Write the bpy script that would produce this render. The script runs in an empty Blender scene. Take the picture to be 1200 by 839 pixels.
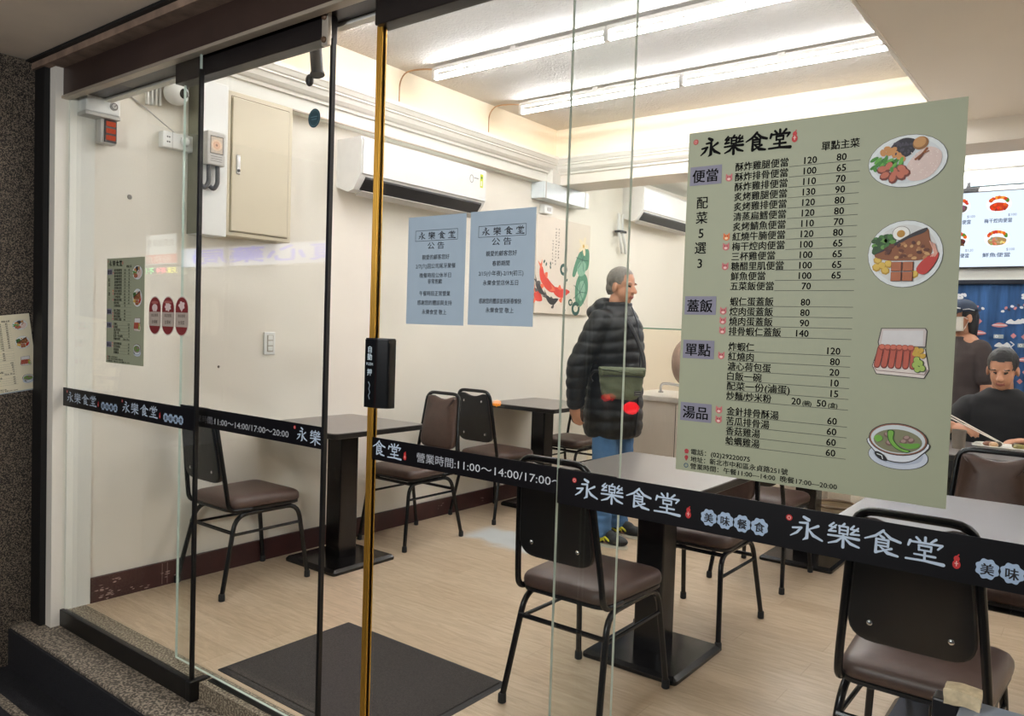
import bpy, bmesh, math, random
from mathutils import Vector, Matrix, noise
random.seed(7)
scene = bpy.context.scene
COL = scene.collection
PI = math.pi
# ------------------------------------------------------------------ camera, world, exposure
cam_data = bpy.data.cameras.new('camera')
cam_data.sensor_width = 36.0
cam_data.lens = 36.0 * 914.0 / 1200.0
cam_data.clip_start = 0.05
cam = bpy.data.objects.new('camera', cam_data)
COL.objects.link(cam)
_ya, _pi, _ro = math.radians(-37.54), math.radians(-2.28), math.radians(1.88)
_f = Vector((math.sin(_ya) * math.cos(_pi), math.cos(_ya) * math.cos(_pi), math.sin(_pi)))
_r0 = Vector((math.cos(_ya), -math.sin(_ya), 0)); _u0 = _r0.cross(_f)
_r = math.cos(_ro) * _r0 + math.sin(_ro) * _u0
_u = -math.sin(_ro) * _r0 + math.cos(_ro) * _u0
_m = Matrix((_r, _u, -_f)).transposed().to_4x4()
_m.translation = Vector((0, 0, 1.35))
cam.matrix_world = _m
scene.camera = cam
scene.view_settings.view_transform = 'Standard'
scene.view_settings.look = 'None'
scene.view_settings.gamma = 1.0
scene.view_settings.use_curve_mapping = False
scene.view_settings.exposure = 0.60
scene.cycles.max_bounces = 14
scene.cycles.transparent_max_bounces = 24
scene.cycles.sample_clamp_indirect = 6.0
TUBE = 42.0          # emission of the fluorescent tubes
world = bpy.data.worlds.new('night_street'); scene.world = world
world.use_nodes = True
world.node_tree.nodes['Background'].inputs[0].default_value = (0.55, 0.62, 0.75, 1)
world.node_tree.nodes['Background'].inputs[1].default_value = 0.06

# the arcade's own globe lamp, behind the photographer
_l = bpy.data.lights.new('arcade_lamp', 'POINT'); _l.energy = 108; _l.color = (0.95, 0.97, 1.0); _l.shadow_soft_size = 0.14
_o = bpy.data.objects.new('arcade_lamp', _l); COL.objects.link(_o); _o.location = (-1.25, -1.1, 1.93)

# ------------------------------------------------------------------ materials
def lin(c):
    return tuple((v / 255 / 12.92) if v / 255 <= 0.04045 else ((v / 255 + 0.055) / 1.055) ** 2.4 for v in c)
_mats = {}
def mat(name, rgb, rough=0.5, metal=0.0, var=0.06, scale=18.0, bump=0.0, bscale=None, spec=0.5, coat=0.0, stretch=None):
    if name in _mats: return _mats[name]
    m = bpy.data.materials.new(name); m.use_nodes = True
    nt = m.node_tree; N = nt.nodes; L = nt.links
    b = N['Principled BSDF']
    b.inputs['Roughness'].default_value = rough
    b.inputs['Metallic'].default_value = metal
    b.inputs['Specular IOR Level'].default_value = spec
    b.inputs['Coat Weight'].default_value = coat; b.inputs['Coat Roughness'].default_value = 0.3
    c = lin(rgb)
    tc = N.new('ShaderNodeTexCoord')
    src = tc.outputs['Object']
    if stretch:
        mp = N.new('ShaderNodeMapping'); mp.inputs['Scale'].default_value = stretch
        L.new(src, mp.inputs['Vector']); src = mp.outputs['Vector']
    nz = N.new('ShaderNodeTexNoise'); nz.inputs['Scale'].default_value = scale; nz.inputs['Detail'].default_value = 4
    L.new(src, nz.inputs['Vector'])
    rp = N.new('ShaderNodeValToRGB')
    rp.color_ramp.elements[0].position = 0.3; rp.color_ramp.elements[1].position = 0.7
    rp.color_ramp.elements[0].color = (*[v * (1 - var) for v in c], 1)
    rp.color_ramp.elements[1].color = (*[min(1, v * (1 + var)) for v in c], 1)
    L.new(nz.outputs['Fac'], rp.inputs['Fac']); L.new(rp.outputs['Color'], b.inputs['Base Color'])
    if bump:
        n2 = N.new('ShaderNodeTexNoise'); n2.inputs['Scale'].default_value = bscale or scale * 4; n2.inputs['Detail'].default_value = 3
        L.new(src, n2.inputs['Vector'])
        bp = N.new('ShaderNodeBump'); bp.inputs['Strength'].default_value = bump; bp.inputs['Distance'].default_value = 0.01
        L.new(n2.outputs['Fac'], bp.inputs['Height']); L.new(bp.outputs['Normal'], b.inputs['Normal'])
    _mats[name] = m
    return m
def ink(rgb, rough=0.6):
    return mat('ink_%02x%02x%02x' % tuple(rgb), rgb, rough, var=0.04, scale=60)
def emit(name, rgb, strength, var=0.0):
    if name in _mats: return _mats[name]
    m = bpy.data.materials.new(name); m.use_nodes = True
    nt = m.node_tree; nt.nodes.remove(nt.nodes['Principled BSDF'])
    e = nt.nodes.new('ShaderNodeEmission'); e.inputs[0].default_value = (*lin(rgb), 1); e.inputs[1].default_value = strength
    nt.links.new(e.outputs[0], nt.nodes['Material Output'].inputs[0])
    _mats[name] = m; return m
def glow(rgb, k):
    return emit('glow_%02x%02x%02x_%d' % (*rgb, int(k * 100)), rgb, k)

def glass_mat(name, tint=(0.972, 0.984, 0.974)):
    m = bpy.data.materials.new(name); m.use_nodes = True
    nt = m.node_tree; N = nt.nodes; L = nt.links
    N.remove(N['Principled BSDF'])
    g = N.new('ShaderNodeNewGeometry'); d = N.new('ShaderNodeVectorMath'); d.operation = 'DOT_PRODUCT'
    L.new(g.outputs['Normal'], d.inputs[0]); L.new(g.outputs['Incoming'], d.inputs[1])
    a = N.new('ShaderNodeMath'); a.operation = 'ABSOLUTE'; L.new(d.outputs['Value'], a.inputs[0])
    s = N.new('ShaderNodeMath'); s.operation = 'SUBTRACT'; s.inputs[0].default_value = 1; L.new(a.outputs[0], s.inputs[1])
    p = N.new('ShaderNodeMath'); p.operation = 'POWER'; p.inputs[1].default_value = 5; L.new(s.outputs[0], p.inputs[0])
    k = N.new('ShaderNodeMath'); k.operation = 'MULTIPLY_ADD'; k.inputs[1].default_value = 0.96; k.inputs[2].default_value = 0.04
    L.new(p.outputs[0], k.inputs[0])
    tr = N.new('ShaderNodeBsdfTransparent'); tr.inputs[0].default_value = (*tint, 1)
    gl = N.new('ShaderNodeBsdfGlossy'); gl.inputs['Roughness'].default_value = 0.0
    nz = N.new('ShaderNodeTexNoise'); nz.inputs['Scale'].default_value = 1.2
    bp = N.new('ShaderNodeBump'); bp.inputs['Strength'].default_value = 0.02; bp.inputs['Distance'].default_value = 0.02
    L.new(nz.outputs['Fac'], bp.inputs['Height']); L.new(bp.outputs['Normal'], gl.inputs['Normal'])
    mx = N.new('ShaderNodeMixShader'); L.new(k.outputs[0], mx.inputs[0]); L.new(tr.outputs[0], mx.inputs[1]); L.new(gl.outputs[0], mx.inputs[2])
    L.new(mx.outputs[0], N['Material Output'].inputs[0])
    _mats[name] = m
    return m
GLASS = glass_mat('clear_glass')

def floor_mat():
    m = bpy.data.materials.new('wood_vinyl'); m.use_nodes = True
    nt = m.node_tree; N = nt.nodes; L = nt.links; b = N['Principled BSDF']
    tc = N.new('ShaderNodeTexCoord')
    br = N.new('ShaderNodeTexBrick'); br.offset = 0.37
    br.inputs['Scale'].default_value = 1.0; br.inputs['Brick Width'].default_value = 0.92; br.inputs['Row Height'].default_value = 0.15
    br.inputs['Mortar Size'].default_value = 0.0012; br.inputs['Mortar Smooth'].default_value = 0.5; br.inputs['Bias'].default_value = -0.2
    br.inputs['Color1'].default_value = (*lin((208, 188, 162)), 1); br.inputs['Color2'].default_value = (*lin((196, 174, 147)), 1)
    br.inputs['Mortar'].default_value = (*lin((172, 150, 124)), 1)
    L.new(tc.outputs['Object'], br.inputs['Vector'])
    mp = N.new('ShaderNodeMapping'); mp.inputs['Scale'].default_value = (2.2, 16, 1); L.new(tc.outputs['Object'], mp.inputs['Vector'])
    nz = N.new('ShaderNodeTexNoise'); nz.inputs['Scale'].default_value = 3.0; nz.inputs['Detail'].default_value = 8; nz.inputs['Distortion'].default_value = 1.2
    L.new(mp.outputs['Vector'], nz.inputs['Vector'])
    rp = N.new('ShaderNodeValToRGB'); rp.color_ramp.elements[0].position = 0.35; rp.color_ramp.elements[1].position = 0.66
    rp.color_ramp.elements[0].color = (0.80, 0.76, 0.70, 1); rp.color_ramp.elements[1].color = (1.06, 1.04, 1.02, 1)
    L.new(nz.outputs['Fac'], rp.inputs['Fac'])
    mx = N.new('ShaderNodeMix'); mx.data_type = 'RGBA'; mx.blend_type = 'MULTIPLY'; mx.inputs['Factor'].default_value = 0.8
    L.new(br.outputs['Color'], mx.inputs['A']); L.new(rp.outputs['Color'], mx.inputs['B'])
    # a worn, pale grey patch on the floor beside the standing man
    sep = N.new('ShaderNodeSeparateXYZ'); L.new(tc.outputs['Object'], sep.inputs[0])
    def band(out, lo, hi, soft):
        r1 = N.new('ShaderNodeMapRange'); r1.interpolation_type = 'SMOOTHSTEP'; r1.inputs[1].default_value = lo - soft; r1.inputs[2].default_value = lo + soft
        r2 = N.new('ShaderNodeMapRange'); r2.interpolation_type = 'SMOOTHSTEP'; r2.inputs[1].default_value = hi + soft; r2.inputs[2].default_value = hi - soft
        L.new(out, r1.inputs[0]); L.new(out, r2.inputs[0])
        mu = N.new('ShaderNodeMath'); mu.operation = 'MULTIPLY'; L.new(r1.outputs[0], mu.inputs[0]); L.new(r2.outputs[0], mu.inputs[1])
        return mu.outputs[0]
    n3 = N.new('ShaderNodeTexNoise'); n3.inputs['Scale'].default_value = 5; n3.inputs['Detail'].default_value = 5; L.new(tc.outputs['Object'], n3.inputs['Vector'])
    ad = N.new('ShaderNodeMath'); ad.operation = 'MULTIPLY_ADD'; ad.inputs[1].default_value = 0.3; L.new(n3.outputs['Fac'], ad.inputs[0]); L.new(sep.outputs['Y'], ad.inputs[2])
    fx = band(sep.outputs['X'], -3.25, -2.45, 0.08); fy = band(ad.outputs[0], 3.90, 4.22, 0.06)
    fm = N.new('ShaderNodeMath'); fm.operation = 'MULTIPLY'; L.new(fx, fm.inputs[0]); L.new(fy, fm.inputs[1])
    fk = N.new('ShaderNodeMath'); fk.operation = 'MULTIPLY'; fk.inputs[1].default_value = 1.0; L.new(fm.outputs[0], fk.inputs[0])
    m2 = N.new('ShaderNodeMix'); m2.data_type = 'RGBA'; L.new(fk.outputs[0], m2.inputs['Factor']); L.new(mx.outputs['Result'], m2.inputs['A'])
    m2.inputs['B'].default_value = (*lin((206, 210, 210)), 1)
    L.new(m2.outputs['Result'], b.inputs['Base Color'])
    b.inputs['Roughness'].default_value = 0.36; b.inputs['Specular IOR Level'].default_value = 0.45
    return m
def granite_mat(name, dark, light, scale):
    m = bpy.data.materials.new(name); m.use_nodes = True
    nt = m.node_tree; N = nt.nodes; L = nt.links; b = N['Principled BSDF']
    tc = N.new('ShaderNodeTexCoord')
    v = N.new('ShaderNodeTexNoise'); v.inputs['Scale'].default_value = scale; v.inputs['Detail'].default_value = 2; L.new(tc.outputs['Object'], v.inputs['Vector'])
    n2 = N.new('ShaderNodeTexNoise'); n2.inputs['Scale'].default_value = 6; L.new(tc.outputs['Object'], n2.inputs['Vector'])
    r = N.new('ShaderNodeValToRGB'); e = r.color_ramp.elements
    e[0].position = 0.46; e[0].color = (*lin(dark), 1); e[1].position = 0.60; e[1].color = (*lin(light), 1)
    L.new(v.outputs['Fac'], r.inputs['Fac']); L.new(r.outputs['Color'], b.inputs['Base Color'])
    bp = N.new('ShaderNodeBump'); bp.inputs['Strength'].default_value = 0.5; bp.inputs['Distance'].default_value = 0.004
    L.new(v.outputs['Fac'], bp.inputs['Height']); L.new(bp.outputs['Normal'], b.inputs['Normal'])
    b.inputs['Roughness'].default_value = 0.6
    return m
M_WALL = mat('cream_wall_paint', (240, 234, 221), 0.65, var=0.025, scale=2.5, bump=0.06, bscale=90)
M_WALL2 = mat('white_wall_paint', (238, 237, 228), 0.6, var=0.02, scale=2.5, bump=0.05, bscale=90)
M_TRAY = mat('warm_cove_paint', (250, 238, 214), 0.7, var=0.02, scale=2.0)
M_CEIL = mat('textured_ceiling_paint', (190, 188, 184), 0.8, var=0.03, scale=30, bump=0.7, bscale=70)
M_SOFFIT = mat('soffit_paint', (238, 230, 218), 0.75, var=0.02, scale=3)
M_CORN = mat('cornice_paint', (236, 232, 222), 0.55, var=0.02)
M_FLOOR = floor_mat()
M_GRAN = granite_mat('granite_curb', (84, 77, 68), (168, 156, 138), 110)
M_PILLAR = granite_mat('pebble_wash', (26, 22, 19), (124, 111, 95), 230)
M_STONE = granite_mat('speckled_threshold', (100, 90, 74), (168, 156, 134), 120)
M_MAROON = mat('maroon_skirting', (62, 30, 28), 0.4, var=0.25, scale=9)
M_BROWN = mat('dark_bronze_metal', (66, 50, 44), 0.42, 0.3, var=0.12, scale=6)
M_RAIL = mat('black_anodised_rail', (42, 37, 36), 0.36, 0.4, var=0.1, scale=8)
M_ALU = mat('dull_aluminium', (176, 164, 146), 0.4, 0.35, var=0.06)
M_BOARD = mat('weathered_board', (140, 116, 98), 0.8, var=0.3, scale=14)
M_EXTC = mat('arcade_ceiling_paint', (214, 200, 182), 0.8, var=0.06, scale=3)
M_BLACK = mat('black_void_paint', (14, 13, 13), 0.6, var=0.1)
M_ASPH = mat('dark_pavement', (30, 30, 34), 0.75, var=0.3, scale=60, bump=0.3)
M_BRASS = mat('gold_door_strip', (212, 162, 66), 0.28, 0.75, var=0.08, scale=(4), stretch=(30, 30, 1))
M_SEAL = mat('black_edge_seal', (12, 12, 12), 0.4, var=0.1)
M_GEDGE = mat('green_glass_edge', (206, 222, 210), 0.12, var=0.1)
M_FRAME = mat('black_enamel_tube', (15, 14, 14), 0.25, 0.2, var=0.1)
M_VINYL = mat('brown_vinyl', (80, 61, 53), 0.42, var=0.10, scale=40, bump=0.08, bscale=260)
M_BACK = mat('black_back_panel', (11, 10, 10), 0.42, var=0.15, scale=50)
M_FOOT = mat('black_rubber_foot', (10, 10, 10), 0.6)
M_CHROME = mat('chrome_bolt', (200, 200, 200), 0.25, 0.9)
M_TOP = mat('taupe_laminate', (106, 99, 95), 0.36, var=0.05, scale=25, spec=0.6, coat=0.5)
M_TEDGE = mat('black_table_edge', (20, 17, 16), 0.35)
M_PED = mat('black_cast_base', (17, 15, 15), 0.22, 0.2, var=0.1)
M_MATP = mat('charcoal_mat_pile', (62, 57, 54), 0.95, var=0.3, scale=160, bump=0.6, bscale=300)
M_MATB = mat('charcoal_mat_border', (40, 37, 36), 0.7, var=0.1)
M_WPLASTIC = mat('white_plastic', (238, 238, 234), 0.35, var=0.02)
M_GPLASTIC = mat('grey_plastic', (196, 192, 186), 0.4, var=0.03)
M_DPLASTIC = mat('dark_plastic', (28, 28, 30), 0.35)
M_CABIN = mat('beige_enamel_steel', (214, 203, 178), 0.42, var=0.02, scale=4)
M_STEEL = mat('brushed_stainless', (214, 204, 190), 0.38, 0.35, var=0.06, scale=8, stretch=(60, 60, 1))
M_SKIN = mat('skin', (196, 142, 112), 0.5, var=0.05, scale=20)
M_LIP = mat('lips', (160, 92, 82), 0.5)
M_EYE = mat('eye_dark', (30, 24, 22), 0.25)
M_HAIRG = mat('grey_hair', (112, 106, 98), 0.6, var=0.3, scale=90, bump=0.5, bscale=200)
M_HAIRB = mat('black_hair', (24, 21, 20), 0.45, var=0.3, scale=90, bump=0.5, bscale=200)

# ------------------------------------------------------------------ mesh helpers
def finish(name, bm, mats, parent=None, smooth=False, loc=None, autosmooth=True):
    me = bpy.data.meshes.new(name)
    bmesh.ops.recalc_face_normals(bm, faces=bm.faces) if smooth != 'keep' else None
    bm.to_mesh(me); bm.free()
    if not isinstance(mats, (list, tuple)): mats = [mats]
    for m in mats: me.materials.append(m)
    if smooth and smooth != 'keep':
        for p in me.polygons: p.use_smooth = True
        if autosmooth:
            try: me.set_sharp_from_angle(angle=math.radians(42))
            except Exception: pass
    o = bpy.data.objects.new(name, me); COL.objects.link(o)
    if parent: o.parent = parent
    if loc: o.location = loc
    return o
def box(bm, x0, x1, y0, y1, z0, z1, bev=0.0, seg=2, mi=0):
    vs = [bm.verts.new(p) for p in ((x0, y0, z0), (x1, y0, z0), (x1, y1, z0), (x0, y1, z0), (x0, y0, z1), (x1, y0, z1), (x1, y1, z1), (x0, y1, z1))]
    fs = [bm.faces.new([vs[i] for i in f]) for f in ((3, 2, 1, 0), (4, 5, 6, 7), (0, 1, 5, 4), (1, 2, 6, 5), (2, 3, 7, 6), (3, 0, 4, 7))]
    for f in fs: f.material_index = mi
    if bev:
        r = bmesh.ops.bevel(bm, geom=list({e for f in fs for e in f.edges}), offset=bev, segments=seg, affect='EDGES', profile=0.5)
        for f in r['faces']: f.material_index = mi
    return bm
def B(*a, **k):
    return box(bmesh.new(), *a, **k)
def catmull(pts, n=6, closed=False):
    P = [Vector(p) for p in pts]; out = []
    m = len(P)
    rng = range(m if closed else m - 1)
    for i in rng:
        p0 = P[(i - 1) % m] if closed or i > 0 else P[0]; p1 = P[i]; p2 = P[(i + 1) % m]
        p3 = P[(i + 2) % m] if closed or i + 2 < m else P[-1]
        for k in range(n):
            t = k / n
            out.append(0.5 * ((2 * p1) + (p2 - p0) * t + (2 * p0 - 5 * p1 + 4 * p2 - p3) * t * t + (3 * p1 - p0 - 3 * p2 + p3) * t ** 3))
    if not closed: out.append(P[-1])
    return out
def fillet(pts, r, n=5):
    """round the inner corners of a polyline"""
    P = [Vector(p) for p in pts]; out = [P[0]]
    for i in range(1, len(P) - 1):
        a = (P[i - 1] - P[i]); b = (P[i + 1] - P[i]); rr = min(r, a.length * 0.49, b.length * 0.49)
        a = P[i] + a.normalized() * rr; b = P[i] + b.normalized() * rr
        for k in range(n + 1):
            t = k / n
            out.append(a * (1 - t) ** 2 + P[i] * 2 * t * (1 - t) + b * t * t)
    out.append(P[-1]); return out
def tube(bm, pts, r, seg=8, closed=False, caps=True, mi=0):
    P = [Vector(p) for p in pts]; n = len(P); rings = []
    R = r if isinstance(r, (list, tuple)) else [r] * n
    up = None
    for i in range(n):
        if closed: t = P[(i + 1) % n] - P[i - 1]
        else: t = P[min(i + 1, n - 1)] - P[max(i - 1, 0)]
        t.normalize()
        if up is None:
            up = Vector((0, 0, 1)) if abs(t.z) < 0.9 else Vector((1, 0, 0))
        up = (up - t * up.dot(t)).normalized(); s = t.cross(up)
        rings.append([bm.verts.new(P[i] + (up * math.cos(a) + s * math.sin(a)) * R[i]) for a in [2 * PI * k / seg for k in range(seg)]])
    for i in range(n if closed else n - 1):
        A = rings[i]; C = rings[(i + 1) % n]
        for k in range(seg):
            f = bm.faces.new((A[k], A[(k + 1) % seg], C[(k + 1) % seg], C[k])); f.material_index = mi
    if caps and not closed:
        bm.faces.new(rings[0][::-1]).material_index = mi; bm.faces.new(rings[-1]).material_index = mi
    return bm
def loft(bm, rings, caps=True, mi=0):
    R = [[bm.verts.new(p) for p in ring] for ring in rings]; n = len(R[0])
    for i in range(len(R) - 1):
        for k in range(n):
            bm.faces.new((R[i][k], R[i][(k + 1) % n], R[i + 1][(k + 1) % n], R[i + 1][k])).material_index = mi
    if caps:
        bm.faces.new(R[0][::-1]).material_index = mi; bm.faces.new(R[-1]).material_index = mi
    return bm
def lathe(bm, prof, c=(0, 0, 0), seg=24, mi=0, axis='z'):
    def pt(r, h, a):
        if axis == 'z': return (c[0] + r * math.cos(a), c[1] + r * math.sin(a), c[2] + h)
        return (c[0] + r * math.cos(a), c[1] - h, c[2] + r * math.sin(a))      # axis -y
    return loft(bm, [[pt(max(r, 1e-4), h, 2 * PI * k / seg) for k in range(seg)] for r, h in prof], mi=mi)
def ell(bm, c, rx, ry, rz, rot=None, u=16, v=10, mi=0):
    c = Vector(c); rot = rot or Matrix.Identity(3)
    rings = []
    for j in range(v + 1):
        th = PI * j / v
        s = max(math.sin(th), 0.02)
        rings.append([c + rot @ Vector((rx * s * math.cos(2 * PI * k / u), ry * s * math.sin(2 * PI * k / u), -rz * math.cos(th))) for k in range(u)])
    return loft(bm, rings, mi=mi)
def caps(bm, a, b, ra, rb, seg=14):
    """tapered limb with rounded ends"""
    a = Vector(a); b = Vector(b); d = b - a; L = max(d.length, 1e-5); d = d / L
    up = Vector((0, 0, 1)) if abs(d.z) < 0.9 else Vector((1, 0, 0))
    up = (up - d * up.dot(d)).normalized(); s = d.cross(up); rings = []
    prof = [(-ra * math.cos(t), ra * math.sin(t)) for t in (0.12, 0.5, 1.0)] + [(0, ra), (L * .5, (ra + rb) / 2), (L, rb)] + [(L + rb * math.sin(t), rb * math.cos(t)) for t in (0.57, 1.07, 1.45)]
    for h, r in prof:
        rings.append([a + d * h + (up * math.cos(2 * PI * k / seg) + s * math.sin(2 * PI * k / seg)) * r for k in range(seg)])
    return loft(bm, rings)
def remesh(bm, vox, smooth=3, fac=0.5):
    me = bpy.data.meshes.new('tmp'); bmesh.ops.recalc_face_normals(bm, faces=bm.faces); bm.to_mesh(me); bm.free()
    o = bpy.data.objects.new('tmp', me); COL.objects.link(o)
    r = o.modifiers.new('r', 'REMESH'); r.mode = 'VOXEL'; r.voxel_size = vox; r.use_smooth_shade = True
    if smooth:
        s = o.modifiers.new('s', 'SMOOTH'); s.factor = fac; s.iterations = smooth
    dg = bpy.context.evaluated_depsgraph_get(); dg.update()
    ev = o.evaluated_get(dg); out = bmesh.new(); out.from_mesh(ev.to_mesh()); ev.to_mesh_clear()
    bpy.data.objects.remove(o); bpy.data.meshes.remove(me)
    return out
def thing(name, label, cat, loc=(0, 0, 0), rotz=0.0, group=None):
    o = bpy.data.objects.new(name, None); COL.objects.link(o)
    o.empty_display_size = 0.05
    o.location = loc; o.rotation_euler = (0, 0, rotz)
    o['label'] = label; o['category'] = cat
    if group: o['group'] = group
    return o
def tag(o, label, cat, group=None):
    o['label'] = label; o['category'] = cat
    if group: o['group'] = group
    return o
def structure(name, bm, mats, smooth=False, parent=None):
    o = finish(name, bm, mats, parent, smooth)
    if not parent: o['kind'] = 'structure'
    return o
def dup(root, loc, rotz, label, group=None, scale=None):
    r = root.copy(); COL.objects.link(r); r.location = loc; r.rotation_euler = (0, 0, rotz); r['label'] = label
    if scale: r.scale = (scale, scale, scale)
    if group: r['group'] = group
    for ch in list(root.children):
        c = ch.copy(); COL.objects.link(c); c.parent = r
        for g in list(ch.children):
            d = g.copy(); COL.objects.link(d); d.parent = c
    return r

# ------------------------------------------------------------------ flat artwork: printed sheets, signs, lettering
_glyph = {}
def text_mesh(s, bold=0.0):
    key = s
    if key in _glyph: return _glyph[key]
    cu = bpy.data.curves.new('t', 'FONT'); cu.body = s; cu.resolution_u = 2
    o = bpy.data.objects.new('t', cu); me = o.to_mesh()
    V = [(v.co.x, v.co.y) for v in me.vertices]; F = [tuple(p.vertices) for p in me.polygons]
    o.to_mesh_clear(); bpy.data.objects.remove(o); bpy.data.curves.remove(cu)
    _glyph[key] = (V, F); return V, F
BRUSH = {
 '永': [[(.40, 1.0, .10), (.56, .90, .13)], [(.28, .73, .07), (.53, .76, .09), (.52, .12, .12), (.40, .0, .03)], [(.06, .46, .07), (.34, .52, .08), (.20, .28, .09), (.0, .10, .04)],
       [(.86, .70, .10), (.58, .50, .05)], [(.55, .52, .05), (.72, .26, .12), (1.0, .10, .07)]],
 '樂': [[(.52, 1.0, .08), (.46, .90, .07)], [(.38, .88, .07), (.38, .56, .07)], [(.36, .88, .07), (.63, .88, .07), (.62, .56, .07)], [(.38, .72, .06), (.62, .72, .06)], [(.38, .57, .06), (.62, .57, .06)],
       [(.20, .97, .07), (.07, .81, .07), (.25, .78, .07)], [(.28, .90, .06), (.06, .60, .07), (.27, .63, .07)], [(.80, .97, .07), (.71, .82, .07), (.93, .79, .07)], [(.93, .90, .06), (.71, .60, .07), (.96, .63, .07)],
       [(.04, .42, .07), (.5, .45, .08), (.96, .43, .10)], [(.5, .54, .08), (.5, .0, .11)], [(.48, .42, .06), (.30, .20, .09), (.06, .08, .05)], [(.52, .42, .05), (.72, .20, .11), (.97, .10, .07)]],
 '食': [[(.52, 1.0, .09), (.30, .74, .09), (.0, .56, .05)], [(.50, .98, .06), (.72, .72, .11), (1.0, .62, .09)], [(.44, .77, .08), (.54, .69, .09)], [(.32, .62, .07), (.67, .62, .08), (.66, .35, .08)],
       [(.33, .63, .08), (.32, .06, .10), (.52, .16, .05)], [(.32, .49, .06), (.66, .49, .06)], [(.32, .36, .06), (.66, .36, .06)], [(.76, .30, .09), (.58, .21, .05)], [(.44, .32, .05), (.66, .10, .12), (.94, .04, .08)]],
 '堂': [[(.5, 1.0, .09), (.5, .80, .08)], [(.26, .96, .08), (.36, .83, .08)], [(.78, .98, .09), (.65, .83, .06)], [(.10, .80, .10), (.05, .60, .07)], [(.10, .77, .07), (.95, .78, .08), (.84, .60, .06)],
       [(.34, .66, .07), (.34, .47, .07)], [(.33, .66, .07), (.67, .66, .07), (.66, .47, .07)], [(.34, .48, .06), (.66, .48, .06)], [(.5, .47, .08), (.5, .08, .08)], [(.22, .28, .06), (.78, .28, .08)],
       [(.0, .05, .07), (.5, .07, .08), (1.0, .03, .12)]]}
class Art:
    """flat print: x to the viewer's right, z up, layers step towards the viewer (-y)"""
    STEP = 0.0004
    def __init__(s): s.v = []; s.f = []; s.mats = []
    def mi(s, m):
        if m not in s.mats: s.mats.append(m)
        return s.mats.index(m)
    def poly(s, pts, m, layer=1):
        b = len(s.v); y = -layer * s.STEP - (len(s.f) % 13) * 2e-5; s.v += [(x, y, z) for x, z in pts]
        s.f.append((tuple(range(b, b + len(pts))), s.mi(m)))
    def rect(s, x0, z0, x1, z1, m, layer=1): s.poly([(x0, z0), (x1, z0), (x1, z1), (x0, z1)], m, layer)
    def oval(s, x, z, rx, rz, m, layer=1, rot=0, n=28, lobes=0, depth=0.0):
        P = []
        n = n if not lobes else max(n, lobes * 8)
        for k in range(n):
            a = 2 * PI * k / n; q = 1 - depth * (0.5 + 0.5 * math.cos(lobes * a)) if lobes else 1
            u, w = rx * q * math.cos(a), rz * q * math.sin(a)
            P.append((x + u * math.cos(rot) - w * math.sin(rot), z + u * math.sin(rot) + w * math.cos(rot)))
        s.poly(P, m, layer)
    def blob(s, pts, m, layer=1, n=5):
        s.poly([(p.x, p.y) for p in catmull([(a, b, 0) for a, b in pts], n, True)], m, layer)
    def line(s, pts, w, m, layer=1):
        """brush line; pts (x, z) with width w, or (x, z, w)"""
        Q = [(p[0], p[1], p[2] if len(p) > 2 else w) for p in pts]
        for (x0, z0, a), (x1, z1, b) in zip(Q, Q[1:]):
            d = math.hypot(x1 - x0, z1 - z0) or 1e-9; nx, nz = -(z1 - z0) / d, (x1 - x0) / d
            s.poly([(x0 + nx * a / 2, z0 + nz * a / 2), (x0 - nx * a / 2, z0 - nz * a / 2), (x1 - nx * b / 2, z1 - nz * b / 2), (x1 + nx * b / 2, z1 + nz * b / 2)], m, layer)
        for x, z, a in Q:
            s.poly([(x + a / 2 * math.cos(k * PI / 5), z + a / 2 * math.sin(k * PI / 5)) for k in range(10)], m, layer)
    def ring(s, x, z, rx, rz, w, m, layer=1, n=40):
        s.line([(x + rx * math.cos(2 * PI * k / n), z + rz * math.sin(2 * PI * k / n)) for k in range(n + 1)], w, m, layer)
    def frame(s, x0, z0, x1, z1, w, m, layer=1):
        s.line([(x0, z0), (x1, z0), (x1, z1), (x0, z1), (x0, z0)], w, m, layer)
    def text(s, t, x, z, h, m, layer=1, width=None, align='l', bold=0.0):
        """x, z = left baseline of text of body height h"""
        V, F = text_mesh(t, bold)
        if not V: return
        x0 = min(p[0] for p in V); x1 = max(p[0] for p in V)
        sx = width / (x1 - x0) if width else h
        w = (x1 - x0) * sx
        ox = {'l': x, 'c': x - w / 2, 'r': x - w}[align]
        k = s.mi(m)
        e = bold * h * .8
        for n, (du, dq) in enumerate(((-e, -e * .6), (e, -e * .6), (-e, e * .6), (e, e * .6)) if bold > 0 else ((0, 0),)):
            b = len(s.v); y = -layer * s.STEP - n * 2e-5
            for px, pz in V: s.v.append((ox + (px - x0) * sx + du, y, z + pz * h + dq))
            s.f += [(tuple(b + i for i in f), k) for f in F]
    def brush(s, ch, x, z, w, h, m, layer=1, k=1.0):
        for st in BRUSH[ch]:
            s.line([(x + a * w, z + c * h, q * k * (w + h) / 2) for a, c, q in st], 0, m, layer)
    def build(s, name, parent=None, loc=(0, 0, 0)):
        me = bpy.data.meshes.new(name)
        me.from_pydata(s.v, [], [f for f, _ in s.f])
        for m in s.mats: me.materials.append(m)
        for p, (_, k) in zip(me.polygons, s.f): p.material_index = k
        me.update()
        o = bpy.data.objects.new(name, me); COL.objects.link(o); o.location = loc
        if parent: o.parent = parent
        return o
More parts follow.
